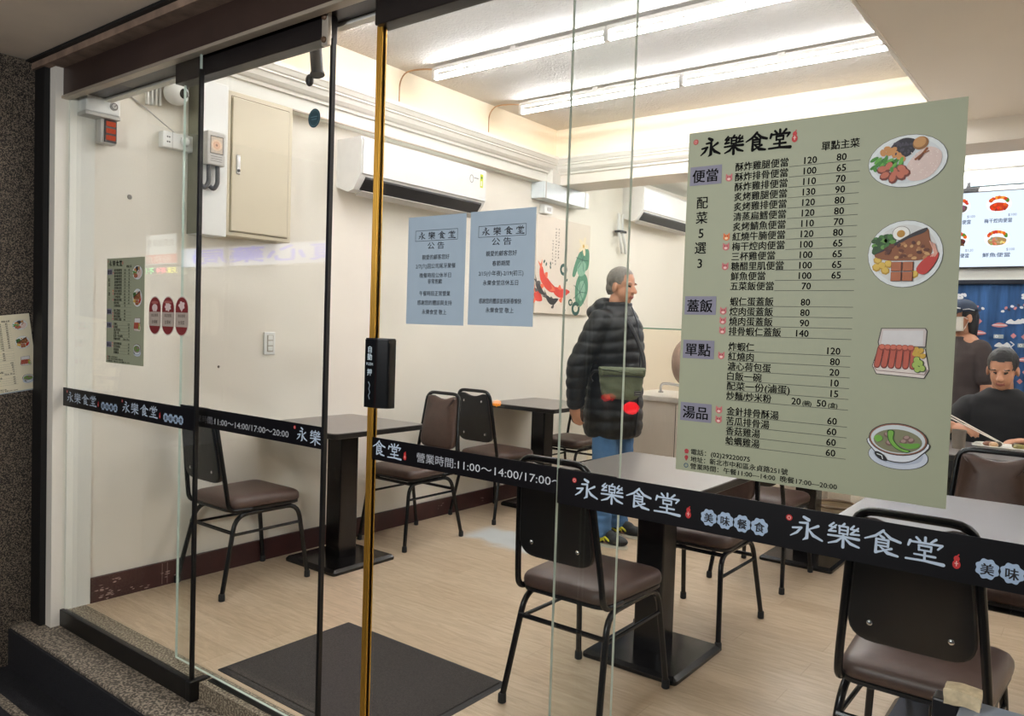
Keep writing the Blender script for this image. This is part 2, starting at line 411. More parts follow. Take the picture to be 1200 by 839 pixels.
def seal_gourd(A, x, z, h, layer=2, red=(196, 48, 48), pale=(235, 190, 180)):
    r = ink(red)
    A.oval(x, z + h * .32, h * .26, h * .32, r, layer); A.oval(x, z + h * .74, h * .19, h * .22, r, layer)
    A.line([(x, z + h * .9), (x + h * .12, z + h * 1.05)], h * .08, r, layer)
    A.line([(x - h * .1, z + h * .4), (x + h * .1, z + h * .4)], h * .06, ink(pale), layer + 1)
    A.line([(x, z + h * .22), (x, z + h * .55)], h * .06, ink(pale), layer + 1)
def seal_dot(A, x, z, r, layer=2, red=(196, 48, 48), pale=(235, 190, 180)):
    A.oval(x, z, r, r, ink(red), layer); A.ring(x, z, r * .5, r * .5, r * .2, ink(pale), layer + 1, 14)

# ================================================================== SETTING
X0, X1 = -3.72, 3.60
structure('floor', B(X0, X1, 1.645, 9.0, -0.12, 0.0), M_FLOOR)
structure('threshold_floor', B(X0, X1, 1.566, 1.645, -0.12, 0.0), M_STONE).name = 'trim_1'
structure('trim_2', B(-4.6, X1 + .3, 1.395, 1.566, -0.5, -0.07, 0.006), M_GRAN)
structure('trim_28', B(-4.6, X1 + .3, 1.384, 1.3955, -0.5, -0.082), M_ASPH)  # dark strip laid over the granite riser in place of its shadow
structure('ground', B(-9.0, 6.0, -9.5, 1.395, -0.5, -0.25), M_ASPH)
bm = B(-9.0, 6.0, 1.22, 1.26, -0.252, -0.2465, 0.001)
structure('trim_3', bm, M_GRAN)
# left wall (the near end is the plain pilaster beside the shop window)
bm = B(X0 - .2, X0, 1.50, 9.0, -0.12, 3.1)
structure('wall_left', bm, M_WALL)
structure('trim_4', B(X0, X0 + .014, 1.556, 1.664, 0.0, 2.30), M_WALL2)
bm = bmesh.new()
bm = B(X0, X0 + .018, 1.664, 5.3, 0.0, 0.118, 0.002)
base = structure('baseboard_left', bm, M_MAROON)
A = Art()                                                    # scuffs where the paint has come off
rr = random.Random(3)
for cx, cz, n in ((1.75, .03, 10), (1.72, .06, 8), (1.79, .085, 7), (2.03, .06, 8), (1.90, .02, 5), (4.05, .07, 4), (4.5, .05, 4), (5.0, .08, 4)):
    for k in range(n):
        x, z = cx + rr.gauss(0, .022), min(.112, max(.006, cz + rr.gauss(0, .010)))
        A.blob([(x - rr.uniform(.003, .012), z), (x, z + rr.uniform(.001, .004)), (x + rr.uniform(.004, .014), z + .001), (x + .002, z - rr.uniform(.001, .004))], ink((168, 146, 138)), 1, 3)
for y in (2.008, 2.035): A.line([(y, .01), (y, .112)], .003, ink((150, 128, 120)), 1)
sc = A.build('scuff_marks', base, (X0 + .0185, 0, 0)); sc.rotation_euler = (0, 0, PI / 2)
# far walls
structure('wall_back', B(X0, 1.6, 8.6, 8.75, 0.0, 3.1), M_WALL2)
structure('wall_kitchen', B(-1.75, X1, 6.62, 6.74, 0.0, 2.9), M_WALL2)
structure('wall_right', B(X1, X1 + .15, 1.50, 9.0, 0.0, 3.1), M_WALL)
# ceilings: textured tray with tubes, flat soffit at the right, kitchen ceiling
TZ = 2.95
structure('ceiling', B(X0, -0.84, 1.70, 5.30, TZ, TZ + .1), M_CEIL)
structure('ceiling_soffit', B(-0.84, 0.70, 1.70, 5.57, 2.64, TZ + .1), M_SOFFIT)
structure('ceiling_right', B(0.70, X1, 1.70, 5.30, TZ, TZ + .1), M_CEIL)
structure('ceiling_kitchen', B(X0, X1, 5.57, 9.0, 2.80, TZ + .1), M_WALL2)
structure('trim_5', B(-0.855, -0.84, 1.75, 5.25, 2.632, 2.70), M_CORN)                # bead along the soffit edge
bm = bmesh.new(); box(bm, X0, -3.655, 1.75, 5.25, 2.505, TZ)
structure('beam_left', bm, M_WALL2).name = 'trim_6'
structure('trim_25', B(-3.655, -3.648, 1.75, 5.25, 2.716, TZ), M_TRAY)
structure('trim_26', B(-3.648, -0.855, 5.243, 5.25, 2.716, TZ), M_TRAY)
structure('trim_27', B(-0.848, -0.840, 1.75, 5.243, 2.70, TZ), M_TRAY)
structure('beam_back', B(X0, X1, 5.25, 5.57, 2.505, TZ), M_SOFFIT).name = 'trim_7'
structure('trim_8', B(X0, -3.60, 5.14, 5.25, 2.505, 2.62), M_CORN)
def cornice(name, p0, p1, out):
    """stepped crown moulding from p0 to p1, projecting along out"""
    prof = [(0, 2.585), (.018, 2.585), (.022, 2.600), (.034, 2.606), (.050, 2.622), (.058, 2.642), (.062, 2.648), (.070, 2.650), (.070, 2.660), (.078, 2.664), (.090, 2.684), (.096, 2.690), (.096, 2.712), (0, 2.715)]
    o = Vector(out); rings = []
    for p, sgn in ((p0, 1), (p1, -1)):
        rings.append([Vector(p) + o * d + (Vector(p1) - Vector(p0)).normalized() * (sgn * 0.0) + Vector((0, 0, z)) for d, z in prof])
    return structure(name, loft(bmesh.new(), rings), M_CORN)
cornice('trim_9', (-3.655, 1.75, 0), (-3.655, 5.25, 0), (1, 0, 0))
cornice('trim_10', (-3.655, 5.25, 0), (-0.84, 5.25, 0), (0, -1, 0))
# pale stripe under the cornice of the left beam (grooved face)
structure('trim_11', B(-3.656, -3.642, 1.75, 5.20, 2.505, 2.512), M_ALU)
# kitchen wall panel with green glass edge along the left wall
structure('trim_12', B(X0, X0 + .012, 6.0, 8.6, 1.375, 1.387), mat('green_glass_lip', (96, 140, 112), 0.2))
structure('trim_13', B(X0, X0 + .010, 6.0, 8.6, 0.0, 1.372), mat('cream_tile_panel', (240, 226, 202), 0.3, var=0.02))

# ------------------------------------------------------------------ shop front
YF, YD = 1.55, 1.61
structure('trim_14', B(-3.90, X1 + .2, 1.532, 1.556, 2.300, 2.426), M_BROWN)             # fascia
structure('trim_15', B(-3.735, X1 + .2, 1.524, 1.560, 2.290, 2.303, .002), M_ALU)
structure('trim_16', B(-3.75, X1 + .2, 1.556, 1.668, 2.312, 2.60), M_RAIL)                # track beam
structure('trim_17', B(-3.72, X1, 1.668, 1.700, 2.300, 3.05), M_WALL2)                      # inner header
structure('trim_18', B(-4.3, X1 + .2, 1.462, 1.534, 2.424, 2.47), M_BOARD)
structure('trim_19', B(-4.3, X1 + .2, 1.440, 1.470, 2.452, 2.60), M_BLACK)
structure('ceiling_arcade', B(-4.5, 5.0, -1.9, 1.448, 2.462, 2.60), M_EXTC)
structure('trim_20', B(-3.775, -3.735, 1.535, 1.575, -0.07, 2.30, .003), M_ALU)           # left jamb
structure('trim_21', B(-3.90, -3.775, 1.475, 1.58, -0.07, 2.46), M_BLACK)
structure('wall_pillar', B(-4.35, -3.872, 1.10, 1.478, -0.25, 2.46), M_PILLAR)
structure('trim_22', B(-3.765, -2.632, 1.538, 1.564, -0.072, 0.004, .003), M_SEAL)        # channel of the fixed pane
bm = bmesh.new(); box(bm, -2.640, -2.612, 1.528, 1.602, -0.065, 0.010, .004); box(bm, -2.636, -2.618, 1.600, 1.628, -0.05, 0.006, .003)
structure('trim_23', bm, M_SEAL)
def pane_bm(x0, x1, y, z0, z1, t=0.010):
    bm = B(x0, x1, y - t / 2, y + t / 2, z0, z1)
    bm.normal_update()
    for f in bm.faces:
        f.material_index = 0 if abs(f.normal.y) > 0.9 else 1
    return bm
w = structure('window_1', pane_bm(-3.735, -2.640, YF, 0.0, 2.296), [GLASS, M_GEDGE])
finish('edge_seal', B(-2.642, -2.630, YF - .007, YF + .007, 0.0, 2.236), M_SEAL, w)
w = structure('window_2', pane_bm(-1.040, X1, YF, -0.07, 2.296), [GLASS, M_GEDGE])
# sliding leaves
d1 = bpy.data.objects.new('door_1', None); COL.objects.link(d1); d1['kind'] = 'structure'; d1.location = (-2.4, YD, 0)
def at(parent, o): o.location = -parent.location; return o
at(d1, finish('glass_pane', pane_bm(-2.852, -1.990, YD, 0.012, 2.235), [GLASS, M_GEDGE], d1))
at(d1, finish('edge_seal', B(-1.991, -1.979, YD - .007, YD + .007, 0.012, 2.235), M_SEAL, d1))
at(d1, finish('top_rail', B(-2.875, -2.000, YD - .028, YD + .028, 2.230, 2.312, .003), M_RAIL, d1))
hp = at(d1, finish('hanger_plate', B(-2.002, -1.972, YD - .034, YD - .018, 2.205, 2.312, .003), mat('dull_nickel', (196, 186, 170), .35, .5), d1))
for z in (2.292, 2.222):
    finish('hanger_bolt', lathe(bmesh.new(), [(.010, 0), (.010, .005), (.006, .009)], (-1.987, YD - .034, z), 16, axis='y'), mat('bronze_bolt', (110, 86, 66), .4, .4), hp, True)
d2 = bpy.data.objects.new('door_2', None); COL.objects.link(d2); d2['kind'] = 'structure'; d2.location = (-1.3, YD, 0)
at(d2, finish('glass_pane', pane_bm(-1.752, -0.905, YD, 0.012, 2.235), [GLASS, M_GEDGE], d2))
bm = bmesh.new()
for k in range(3): box(bm, -1.774 + k * .0075, -1.767 + k * .0075, YD - .011, YD + .011, 0.012, 2.236, .0022)
at(d2, finish('gold_edge_strip', bm, M_BRASS, d2))
at(d2, finish('top_rail', B(-1.765, -0.86, YD - .028, YD + .028, 2.222, 2.312, .003), M_RAIL, d2))
structure('trim_24', B(-2.6, X1, 1.592, 1.628, -0.004, 0.003), M_SEAL)

# ================================================================== FURNITURE
def rounded_outline(pts, r, n=6):
    """rounded closed polygon in plan"""
    P = [Vector((*p, 0)) for p in pts]; out = []
    m = len(P)
    for i in range(m):
        rr = r[i] if isinstance(r, (list, tuple)) else r
        a = P[i - 1] - P[i]; b = P[(i + 1) % m] - P[i]
        a = P[i] + a.normalized() * rr; b = P[i] + b.normalized() * rr
        for k in range(n + 1):
            t = k / n; q = a * (1 - t) ** 2 + P[i] * 2 * t * (1 - t) + b * t * t
            out.append((q.x, q.y))
    return out
def cushion(bm, outline, prof, place):
    """stack of inset outlines; prof = (inset, height); place maps (x, y, h) to a point"""
    cx = sum(p[0] for p in outline) / len(outline); cy = sum(p[1] for p in outline) / len(outline)
    n = len(outline); rings = []
    for ins, h in prof:
        ring = []
        for i in range(n):
            p = Vector(outline[i]); t = (Vector(outline[(i + 1) % n]) - Vector(outline[i - 1])).normalized()
            nrm = Vector((-t.y, t.x)); q = p + nrm * ins if ins < .06 else Vector((cx, cy)) + (p - Vector((cx, cy))) * (1 - ins)
            ring.append(place(q.x, q.y, h))
        rings.append(ring)
    return loft(bm, rings)
def make_chair(label, loc, rotz, group):
    """banquet chair facing +y"""
    t = thing('banquet_chair', label, 'chair', loc, rotz, group)
    so = rounded_outline([(-.182, -.20), (.182, -.20), (.208, .215), (-.208, .215)], [.06, .06, .08, .08])
    finish('seat', cushion(bmesh.new(), so, [(.012, .418), (.002, .424), (0, .438), (.002, .452), (.010, .463), (.028, .471), (.35, .477), (.7, .479)], lambda x, y, h: (x, y, h + .004 * math.cos(y * 6))), M_VINYL, t, True, autosmooth=False)
    finish('seat_pan', cushion(bmesh.new(), so, [(.02, .404), (.006, .408), (.006, .419)], lambda x, y, h: (x, y, h)), M_BACK, t, True)
    # upholstered backrest on a tilted plane: x across, v up the back
    tilt = .13
    def pl(off):
        return lambda x, v, h: (x, -.222 - tilt * (v - .50) - h - off, v)
    bo = rounded_outline([(-.158, .548), (.158, .548), (.128, .885), (-.128, .885)], [.075, .075, .045, .045])
    def slot(bo):
        return bo
    # opening for the hand: the pad's top edge dips in the middle
    pad = []
    for x, v in bo:
        dip = .034 * max(0, 1 - (x / .085) ** 2) if v > .80 else 0
        pad.append((x, v - dip))
    top = [(-.088, .886), (-.062, .878), (-.032, .869), (0, .866), (.032, .869), (.062, .878), (.088, .886)]
    bo2 = rounded_outline([(-.158, .548), (.158, .548)], [.075, .075])
    pts = [p for p in bo if p[1] < .80] + [(.128, .872)] + [(.1215, .885)] + top[::-1] + [(-.1215, .885)] + [(-.128, .872)]
    pts = [p for p in pts]
    finish('backrest', cushion(bmesh.new(), pts, [(.001, 0), (0, -.006), (.002, -.018), (.008, -.026), (.02, -.031), (.4, -.034)], pl(0)), M_VINYL, t, True, autosmooth=False)
    bk = finish('back_panel', cushion(bmesh.new(), pts, [(.002, .0), (.001, .006), (.006, .011)], pl(0)), M_BACK, t, True)
    for x, v in ((-.095, .604), (.095, .604), (-.078, .832), (.078, .832)):
        o = finish('bolt', lathe(bmesh.new(), [(.0075, 0), (.0075, .003), (.004, .006)], (x, pl(.011)(x, v, 0)[1], v), 12, axis='y'), M_CHROME, bk, True)
    # back frame: one bent tube from under the seat over the top
    yb = lambda v: -.216 - tilt * (v - .50)
    fr = [(-.176, -.08, .412), (-.178, -.205, .416), (-.174, yb(.50), .50), (-.139, yb(.903), .903), (.139, yb(.903), .903), (.174, yb(.50), .50), (.178, -.205, .416), (.176, -.08, .412)]
    finish('back_frame', tube(bmesh.new(), fillet(fr, .055), .0115, 10), M_FRAME, t, True)
    # legs: a bent tube at each side; split into front and rear leg
    for s in (-1, 1):
        fl = fillet([(s * .170, .0, .392), (s * .172, .20, .392), (s * .196, .250, .02)], .07)
        rl = fillet([(s * .170, .0, .392), (s * .172, -.165, .392), (s * .200, -.250, .02)], .07)
        for q in (fl, rl):
            lg = finish('leg', tube(bmesh.new(), q, .0115, 10), M_FRAME, t, True)
            e = q[-1]
            finish('foot_cap', lathe(bmesh.new(), [(.012, 0), (.0155, .003), (.015, .032), (.012, .036)], (e[0], e[1], 0), 12), M_FOOT, lg, True)
        finish('stretcher', tube(bmesh.new(), [(s * .178, .213, .30), (s * .180, -.192, .30)], .0075, 8), M_FRAME, t, True)
    finish('stretcher', tube(bmesh.new(), [(-.180, -.190, .312), (.180, -.190, .312)], .0095, 8), M_FRAME, t, True)
    finish('stretcher', tube(bmesh.new(), [(-.172, .17, .386), (.172, .17, .386)], .0095, 8), M_FRAME, t, True)
    return t
CH = 'banquet chairs at the tables'
chair = make_chair('brown vinyl banquet chair in centre foreground, its black back to the window', (-1.475, 2.437, 0), 0, CH)
dup(chair, (-3.497, 2.335, 0), 0, 'brown banquet chair nearest the left wall and door, behind the black-banded glass', CH)
dup(chair, (-3.445, 3.497, 0), PI, 'banquet chair facing the door, brown padded front showing, beyond first wall table', CH)
dup(chair, (-3.475, 4.370, 0), 0, 'banquet chair back to back with another, black back with silver bolts, at far wall table', CH)
dup(chair, (-3.46, 5.33, 0), PI, 'banquet chair on the far side of the far wall table, beside the standing man', CH)
dup(chair, (-1.465, 3.410, 0), PI, 'banquet chair facing the window at the centre table, seat half hidden by the logo band', CH)
dup(chair, (-1.505, 4.325, 0), 0, 'banquet chair behind the large menu poster, drawn up to the second-row middle table', CH)
dup(chair, (-0.375, 2.440, 0), 0, 'large dark banquet chair at the right foreground, closest to the window glass', CH)
dup(chair, (-0.350, 3.470, 0), PI, 'brown-backed banquet chair at right whose hand slot faces the window, before the diner', CH)

def make_table(label, loc, group):
    t = thing('pedestal_table', label, 'table', loc, 0, group)
    o = rounded_outline([(-.315, -.325), (.315, -.325), (.315, .325), (-.315, .325)], .035)
    finish('tabletop', cushion(bmesh.new(), o, [(.0015, .7745), (0, .776), (.0015, .780), (.5, .780)], lambda x, y, h: (x, y, h)), M_TOP, t)
    finish('edge_band', cushion(bmesh.new(), o, [(.004, .748), (0, .752), (0, .7755), (.003, .7758)], lambda x, y, h: (x, y, h)), M_TEDGE, t)
    c = rounded_outline([(-.062, -.062), (.062, -.062), (.062, .062), (-.062, .062)], .010, 3)
    finish('column', loft(bmesh.new(), [[(x, y, z) for x, y in c] for z in (.028, .742)]), M_PED, t)
    finish('base', cushion(bmesh.new(), rounded_outline([(-.212, -.222), (.212, -.222), (.212, .222), (-.212, .222)], .02, 4), [(.002, 0), (0, .004), (0, .016), (.016, .030), (.5, .031)], lambda x, y, h: (x, y, h)), M_PED, t)
    finish('top_plate', B(-.17, .17, -.17, .17, .740, .749, .002), M_PED, t)
    return t
TG = 'pedestal tables'
table = make_table('square pedestal table against left wall, nearest the sliding door', (-3.403, 2.895, 0), TG)
dup(table, (-1.465, 2.940, 0), 0, 'centre pedestal table just behind the window, standing under the menu poster corner', TG)
dup(table, (-0.362, 2.945, 0), 0, 'pedestal table at the right edge right behind the window, pale reflections on top', TG)
dup(table, (-3.403, 4.835, 0), 0, 'far pedestal table against left wall, behind the back to back chairs', TG)
dup(table, (-1.415, 4.840, 0), 0, 'middle pedestal table in the second row, only its black base showing under the band', TG)
dup(table, (-0.470, 4.790, 0), 0, "diner's pedestal table in the right second row, with a plate of food on it", TG)
# floor mat
t = thing('door_mat', 'dark charcoal entrance mat lying on the wooden floor inside the door', 'mat', (-2.20, 1.99, 0))
mo = rounded_outline([(-.455, -.325), (.455, -.325), (.455, .325), (-.455, .325)], .008, 2)
finish('border', cushion(bmesh.new(), mo, [(0, .0005), (.0, .002), (.012, .006), (.5, .006)], lambda x, y, h: (x, y, h)), M_MATB, t)
finish('pile', B(-.432, .432, -.302, .302, .004, .0105, .003), M_MATP, t)

# ================================================================== LIGHT FITTINGS
M_TUBE = emit('fluorescent_tube', (248, 246, 250), TUBE)
def tube_light(label, x0, x1, y, z, group, ceil, name='fluorescent_light'):
    t = thing(name, label, 'light', ((x0 + x1) / 2, y, z), 0, group)
    h = (x1 - x0) / 2
    finish('batten', B(-h, h, -.018, .018, .038, .062, .003), M_GPLASTIC, t)
    finish('hanger', B(-.02, .02, -.012, .012, .06, max(.066, ceil - z)), M_GPLASTIC, t)
    finish('tube', tube(bmesh.new(), [(-h + .02, 0, 0), (h - .02, 0, 0)], .0135, 10), M_TUBE, t, True)
    for s in (-1, 1): finish('socket', B(s * h - .012, s * h + .012, -.017, .017, -.016, .058, .004), M_GPLASTIC, t)
    return t
LG = 'ceiling tubes'
where = {2.66: 'closest to the lintel', 3.55: 'in the nearer full row under the ceiling', 4.44: 'in the farther row under the ceiling'}
for y, w in where.items():
    tube_light('left white fluorescent tube ' + w, -3.40, -2.175, y, 2.87, LG, TZ)
    tube_light('right white fluorescent tube ' + w, -2.165, -0.96, y, 2.87, LG, TZ)
for y, w in ((2.66, 'nearest the shop window'), (3.55, 'in the middle row'), (4.44, 'in the last row')):  # fill tubes added out of view to brighten the room
    tube_light('added fill tube in the unseen right-hand ceiling tray, first of its pair, ' + w, 0.90, 2.12, y, 2.87, LG, TZ)
    tube_light('added fill tube in the unseen right-hand ceiling tray, second of its pair, ' + w, 2.14, 3.36, y, 2.87, LG, TZ)
tube_light('white fluorescent tube fixed high on the kitchen wall above the menu screen', -1.5, -0.28, 6.56, 2.545, LG, 2.62)
tube_light('white fluorescent tube at the far right of the kitchen wall', -0.26, 0.96, 6.56, 2.545, LG, 2.62)
for y, d, p in ((7.0, -3.0, 'third from the beam'), (7.9, -3.0, 'deepest in the kitchen'), (5.95, -3.2, 'right behind the beam on the left'), (5.95, -1.9, 'right behind the beam on the right'), (6.4, -3.2, 'in the second row behind the beam')):  # hidden tubes added to brighten the kitchen end
    tube_light('added hidden kitchen ceiling tube, ' + p, d, d + 1.22, y, 2.72, LG, 2.80)
M_LED = emit('added_cove_glow', (255, 205, 140), 5.5)  # warm strips added to make the tray walls glow
for nm, a in (('added warm light strip hidden on the cornice of the left wall', (-3.628, -3.612, 1.80, 5.15)), ('added warm light strip hidden on the cornice of the back beam', (-3.55, -0.95, 5.205, 5.221))):
    t = thing('added_cove_strip', nm, 'light', ((a[0] + a[1]) / 2, (a[2] + a[3]) / 2, 2.716))
    hx, hy = (a[1] - a[0]) / 2, (a[3] - a[2]) / 2
    finish('strip_base', B(-hx, hx, -hy, hy, 0, .004), M_WPLASTIC, t)
    finish('light_strip', B(-hx + .003, hx - .003, -hy + .003, hy - .003, .004, .008), M_LED, t)
M_WIRE = mat('brown_wire', (168, 130, 90), .6)
for y, lab in ((3.55, 'brown lamp wire looping from the nearer full tube row to the cornice'), (4.44, 'brown lamp wire looping from the farther tube row to the cornice')):
    o = finish('lamp_wire', tube(bmesh.new(), catmull([(-3.41, y, 2.925), (-3.50, y - .02, 2.935), (-3.60, y - .05, 2.925), (-3.645, y - .06, 2.86), (-3.648, y - .06, 2.75)], 5), .005, 6), M_WIRE, None, True)
    tag(o, lab, 'wire')

# ================================================================== LEFT WALL FITTINGS (local x = along the wall, -y = out of the wall)
WR = PI / 2
def wall_thing(name, label, cat, y, z, off=0.0, group=None):
    return thing(name, label, cat, (X0 + off, y, z), WR, group)
# electrical cabinet
t = wall_thing('electrical_cabinet', 'beige steel electrical cabinet door box mounted on the left wall', 'cabinet', 2.47, 1.772)
finish('body', B(-.200, .200, -.10, 0, 0, .735, .004), M_CABIN, t)
d = finish('door', B(-.172, .172, -.110, -.098, .025, .705, .004), M_CABIN, t)
A = Art(); A.frame(-.176, .021, .176, .709, .004, ink((120, 108, 84)), 1); A.build('door_gap', t, (0, -.1003, 0))
h = finish('latch', B(-.150, -.126, -.117, -.108, .315, .415, .005), M_CHROME, d)
finish('keyhole', lathe(bmesh.new(), [(.008, 0), (.008, .003)], (-.138, -.117, .335), 12, axis='y'), M_DPLASTIC, h)
# white backing box with the timer
t = wall_thing('backing_box', 'tall white wall box left of the beige electrical cabinet', 'box', 2.20, 1.76)
finish('casing', B(-.078, .068, -.115, 0, 0, .76, .003), M_WPLASTIC, t)
finish('shaded_side', B(-.0815, -.0775, -.113, -.001, .004, .756), mat('shaded_side_grey', (134, 131, 112), .5), t)  # grey colour stands for the shade on this side of the white box
t = wall_thing('timer_switch', 'small grey timer with round dial on the white wall box', 'timer', 2.175, 2.10, .115)
finish('housing', B(-.048, .050, -.05, 0, 0, .165, .006), M_GPLASTIC, t)
A = Art(); A.rect(-.034, .055, .037, .142, ink((90, 84, 80)), 1); A.rect(-.030, .059, .033, .138, ink((206, 190, 172)), 2); A.oval(.0, .098, .028, .028, ink((228, 200, 172)), 3); A.oval(0, .098, .019, .019, ink((220, 178, 150)), 4); A.oval(0, .098, .006, .006, ink((150, 120, 100)), 5)
A.text('24H', -.03, .02, .018, ink((96, 92, 90)), 1) if False else None
for k in range(3): A.line([(-.03, .042 - k * .011), (.03, .042 - k * .011)], .003, ink((140, 136, 132)), 1)
A.build('dial', t, (0, -.0504, 0))
for s in (-.026, .022):
    finish('conduit', tube(bmesh.new(), catmull([(s, -.026, .005), (s, -.028, -.05), (s - .002, -.028, -.085), (s - .018, -.024, -.112), (s - .036, -.016, -.10)], 5), .011, 10), mat('dark_grey_conduit', (82, 82, 84), .5), t, True)
# power strip with plug
t = wall_thing('power_strip', 'white surface socket box with a plug, high on the left wall', 'socket', 2.07, 2.165)
finish('box_body', B(-.105, .095, -.045, 0, 0, .078, .005), M_WPLASTIC, t)
pg = finish('plug', lathe(bmesh.new(), [(.022, 0), (.020, .025), (.012, .032)], (.005, -.045, .042), 16, axis='y'), M_WPLASTIC, t, True)
A = Art()
for x in (-.082, -.072, .055, .072): A.oval(x, .052, .004, .004, ink((70, 66, 62)), 1); A.oval(x, .028, .004, .004, ink((70, 66, 62)), 1)
A.rect(-.058, .0, -.056, .078, ink((150, 146, 140)), 1); A.build('socket_holes', t, (0, -.0454, 0))
o = finish('plug_cord', tube(bmesh.new(), catmull([(X0 + .05, 2.075, 2.21), (X0 + .02, 1.99, 2.275), (X0 + .008, 1.89, 2.34), (X0 + .006, 1.80, 2.385)], 6), .0032, 6), M_GPLASTIC, None, True)
tag(o, 'thin cord slanting down the left wall to the white socket box', 'cord')
# white box and red indicator at the jamb
t = wall_thing('alarm_box', 'white plastic box with a round knob at the top of the left jamb', 'alarm box', 1.665, 2.245, .014)
finish('case', B(-.075, .075, -.075, 0, 0, .075, .006), M_WPLASTIC, t)
finish('lid', B(-.08, .075, -.08, 0, -.018, -.002, .003), M_GPLASTIC, t)
k = finish('knob', lathe(bmesh.new(), [(.018, 0), (.018, .004), (.013, .006)], (.045, -.075, .04), 18, axis='y'), M_GPLASTIC, t, True)
A = Art(); A.ring(.045, .04, .0135, .0135, .003, ink((70, 66, 64)), 1, 18); A.line([(.045, .04), (.053, .047)], .003, ink((70, 66, 64)), 1); A.build('mark', k, (0, -.0815, 0))
t = wall_thing('indicator_unit', 'small dark-framed unit with red lit segments below the white alarm box', 'indicator', 1.700, 2.120, .014)
finish('housing', B(-.036, .036, -.05, 0, 0, .108, .004), M_GPLASTIC, t)
finish('face', B(-.020, .034, -.056, -.046, .006, .106, .002), M_DPLASTIC, t)
for k, z in enumerate((.016, .047, .078)): finish('red_segment', B(-.014, .028, -.0595, -.055, z, z + .022, .002), glow((220, 90, 60), .42), t)
# dome camera and loose white conduit ends
t = wall_thing('dome_camera', 'white dome security camera hanging high by the door rail', 'camera', 2.02, 2.405)
finish('mount', B(-.075, .055, -.10, 0, .065, .085, .004), M_WPLASTIC, t)
finish('bracket', B(-.05, .05, -.085, -.02, .05, .068, .004), M_DPLASTIC, t)
dm = finish('dome', ell(bmesh.new(), (0, -.06, .022), .060, .052, .055, None, 20, 14), M_WPLASTIC, t, True)
R45 = Matrix.Rotation(math.radians(-28), 3, 'Z')
bm = bmesh.new(); ell(bm, (.012, -.106, .018), .024, .010, .024, None, 18, 8)
finish('lens', bm, mat('camera_lens', (12, 12, 14), .08), dm, True)
t = wall_thing('cable_trunking', 'bundle of four white slats hanging beside the dome camera', 'cable', 1.925, 2.36)
for k in range(4): finish('slat', B(-.030 + k * .020, -.021 + k * .020, -.03, -.006, -.005 * (3 - k) * .5, .12, .002), M_WPLASTIC, t)
# screw bosses on the beam
for y in (2.60, 2.63):
    pass
# wall switch
t = wall_thing('wall_switch', 'white double light switch plate on the left wall', 'switch', 2.615, 1.152)
finish('plate', B(-.036, .036, -.010, 0, 0, .125, .003), M_WPLASTIC, t)
finish('inner_plate', B(-.018, .022, -.0135, -.009, .016, .109, .002), mat('switch_grey', (170, 164, 150), .4), t)
for z in (.022, .052, .082): finish('rocker', B(-.013, .017, -.0155, -.013, z, z + .024, .0015), M_WPLASTIC, t)
# anchor hole
o = tag(finish('wall_anchor', lathe(bmesh.new(), [(.007, 0), (.005, .004)], (0, 0, 0), 12, axis='y'), mat('dark_anchor', (90, 80, 70), .6)), 'tiny dark screw anchor in the left wall below the switch height', 'screw'); o.location = (X0, 2.31, 1.09); o.rotation_euler = (0, 0, WR)
o = tag(finish('wall_plug', lathe(bmesh.new(), [(.012, 0), (.009, .004), (.004, .006)], (0, 0, 0), 12, axis='y'), mat('grey_plug', (150, 146, 140), .6)), 'small grey wall plug high on the cream wall left of the socket box', 'screw'); o.location = (X0, 1.83, 1.905); o.rotation_euler = (0, 0, WR)
# air conditioners: front at x = -3.50
def make_ac(label, y0, y1, z0, z1, group):
    L = y1 - y0; H = z1 - z0
    t = wall_thing('air_conditioner', label, 'air conditioner', y0, z0, 0, group)
    prof = [(0, 0.035), (-.10, .0), (-.150, .012), (-.196, .070), (-.212, .10), (-.215, H - .03), (-.205, H), (0, H)]
    finish('body', loft(bmesh.new(), [[(x, py, pz) for py, pz in prof] for x in (0, .012, L - .012, L)]), M_WPLASTIC, t)
    finish('front_panel', loft(bmesh.new(), [[(x, py, pz) for py, pz in ((-.205, .095), (-.222, .10), (-.224, H - .02), (-.212, H - .004), (-.205, H - .004))] for x in (.010, L - .010)]), M_WPLASTIC, t)
    finish('air_outlet', loft(bmesh.new(), [[(x, py, pz) for py, pz in ((-.150, .020), (-.158, .012), (-.204, .074), (-.204, .090), (-.195, .090))] for x in (.045, L - .03)]), M_DPLASTIC, t)
    finish('louvre', loft(bmesh.new(), [[(x, py, pz) for py, pz in ((-.110, -.010), (-.165, .010), (-.166, .006), (-.112, -.015))] for x in (.05, L - .04)]), M_GPLASTIC, t)
    return t, L, H
AG = 'wall air conditioners'
t, L, H = make_ac('white air conditioner over the two wall tables, with yellow energy sticker', 3.065, 4.200, 2.115, 2.430, AG)
A = Art(); A.rect(L - .075, H - .13, L - .045, H - .04, ink((206, 214, 40)), 1); A.rect(L - .068, H - .07, L - .052, H - .055, ink((60, 120, 60)), 2); A.rect(L - .068, H - .12, L - .054, H - .085, ink((240, 240, 220)), 2)
A.ring(L - .165, H - .085, .018, .025, .005, ink((150, 150, 148)), 1, 20); A.line([(L - .138, H - .075), (L - .095, H - .075)], .006, ink((150, 150, 148)), 1)
A.line([(L - .085, .115), (L - .012, .118)], .002, ink((205, 205, 205)), 1)
A.build('energy_sticker', t, (0, -.2246, 0))
t, L, H = make_ac('white air conditioner beyond the beam, above the man, in the kitchen', 6.47, 7.65, 2.375, 2.690, AG)
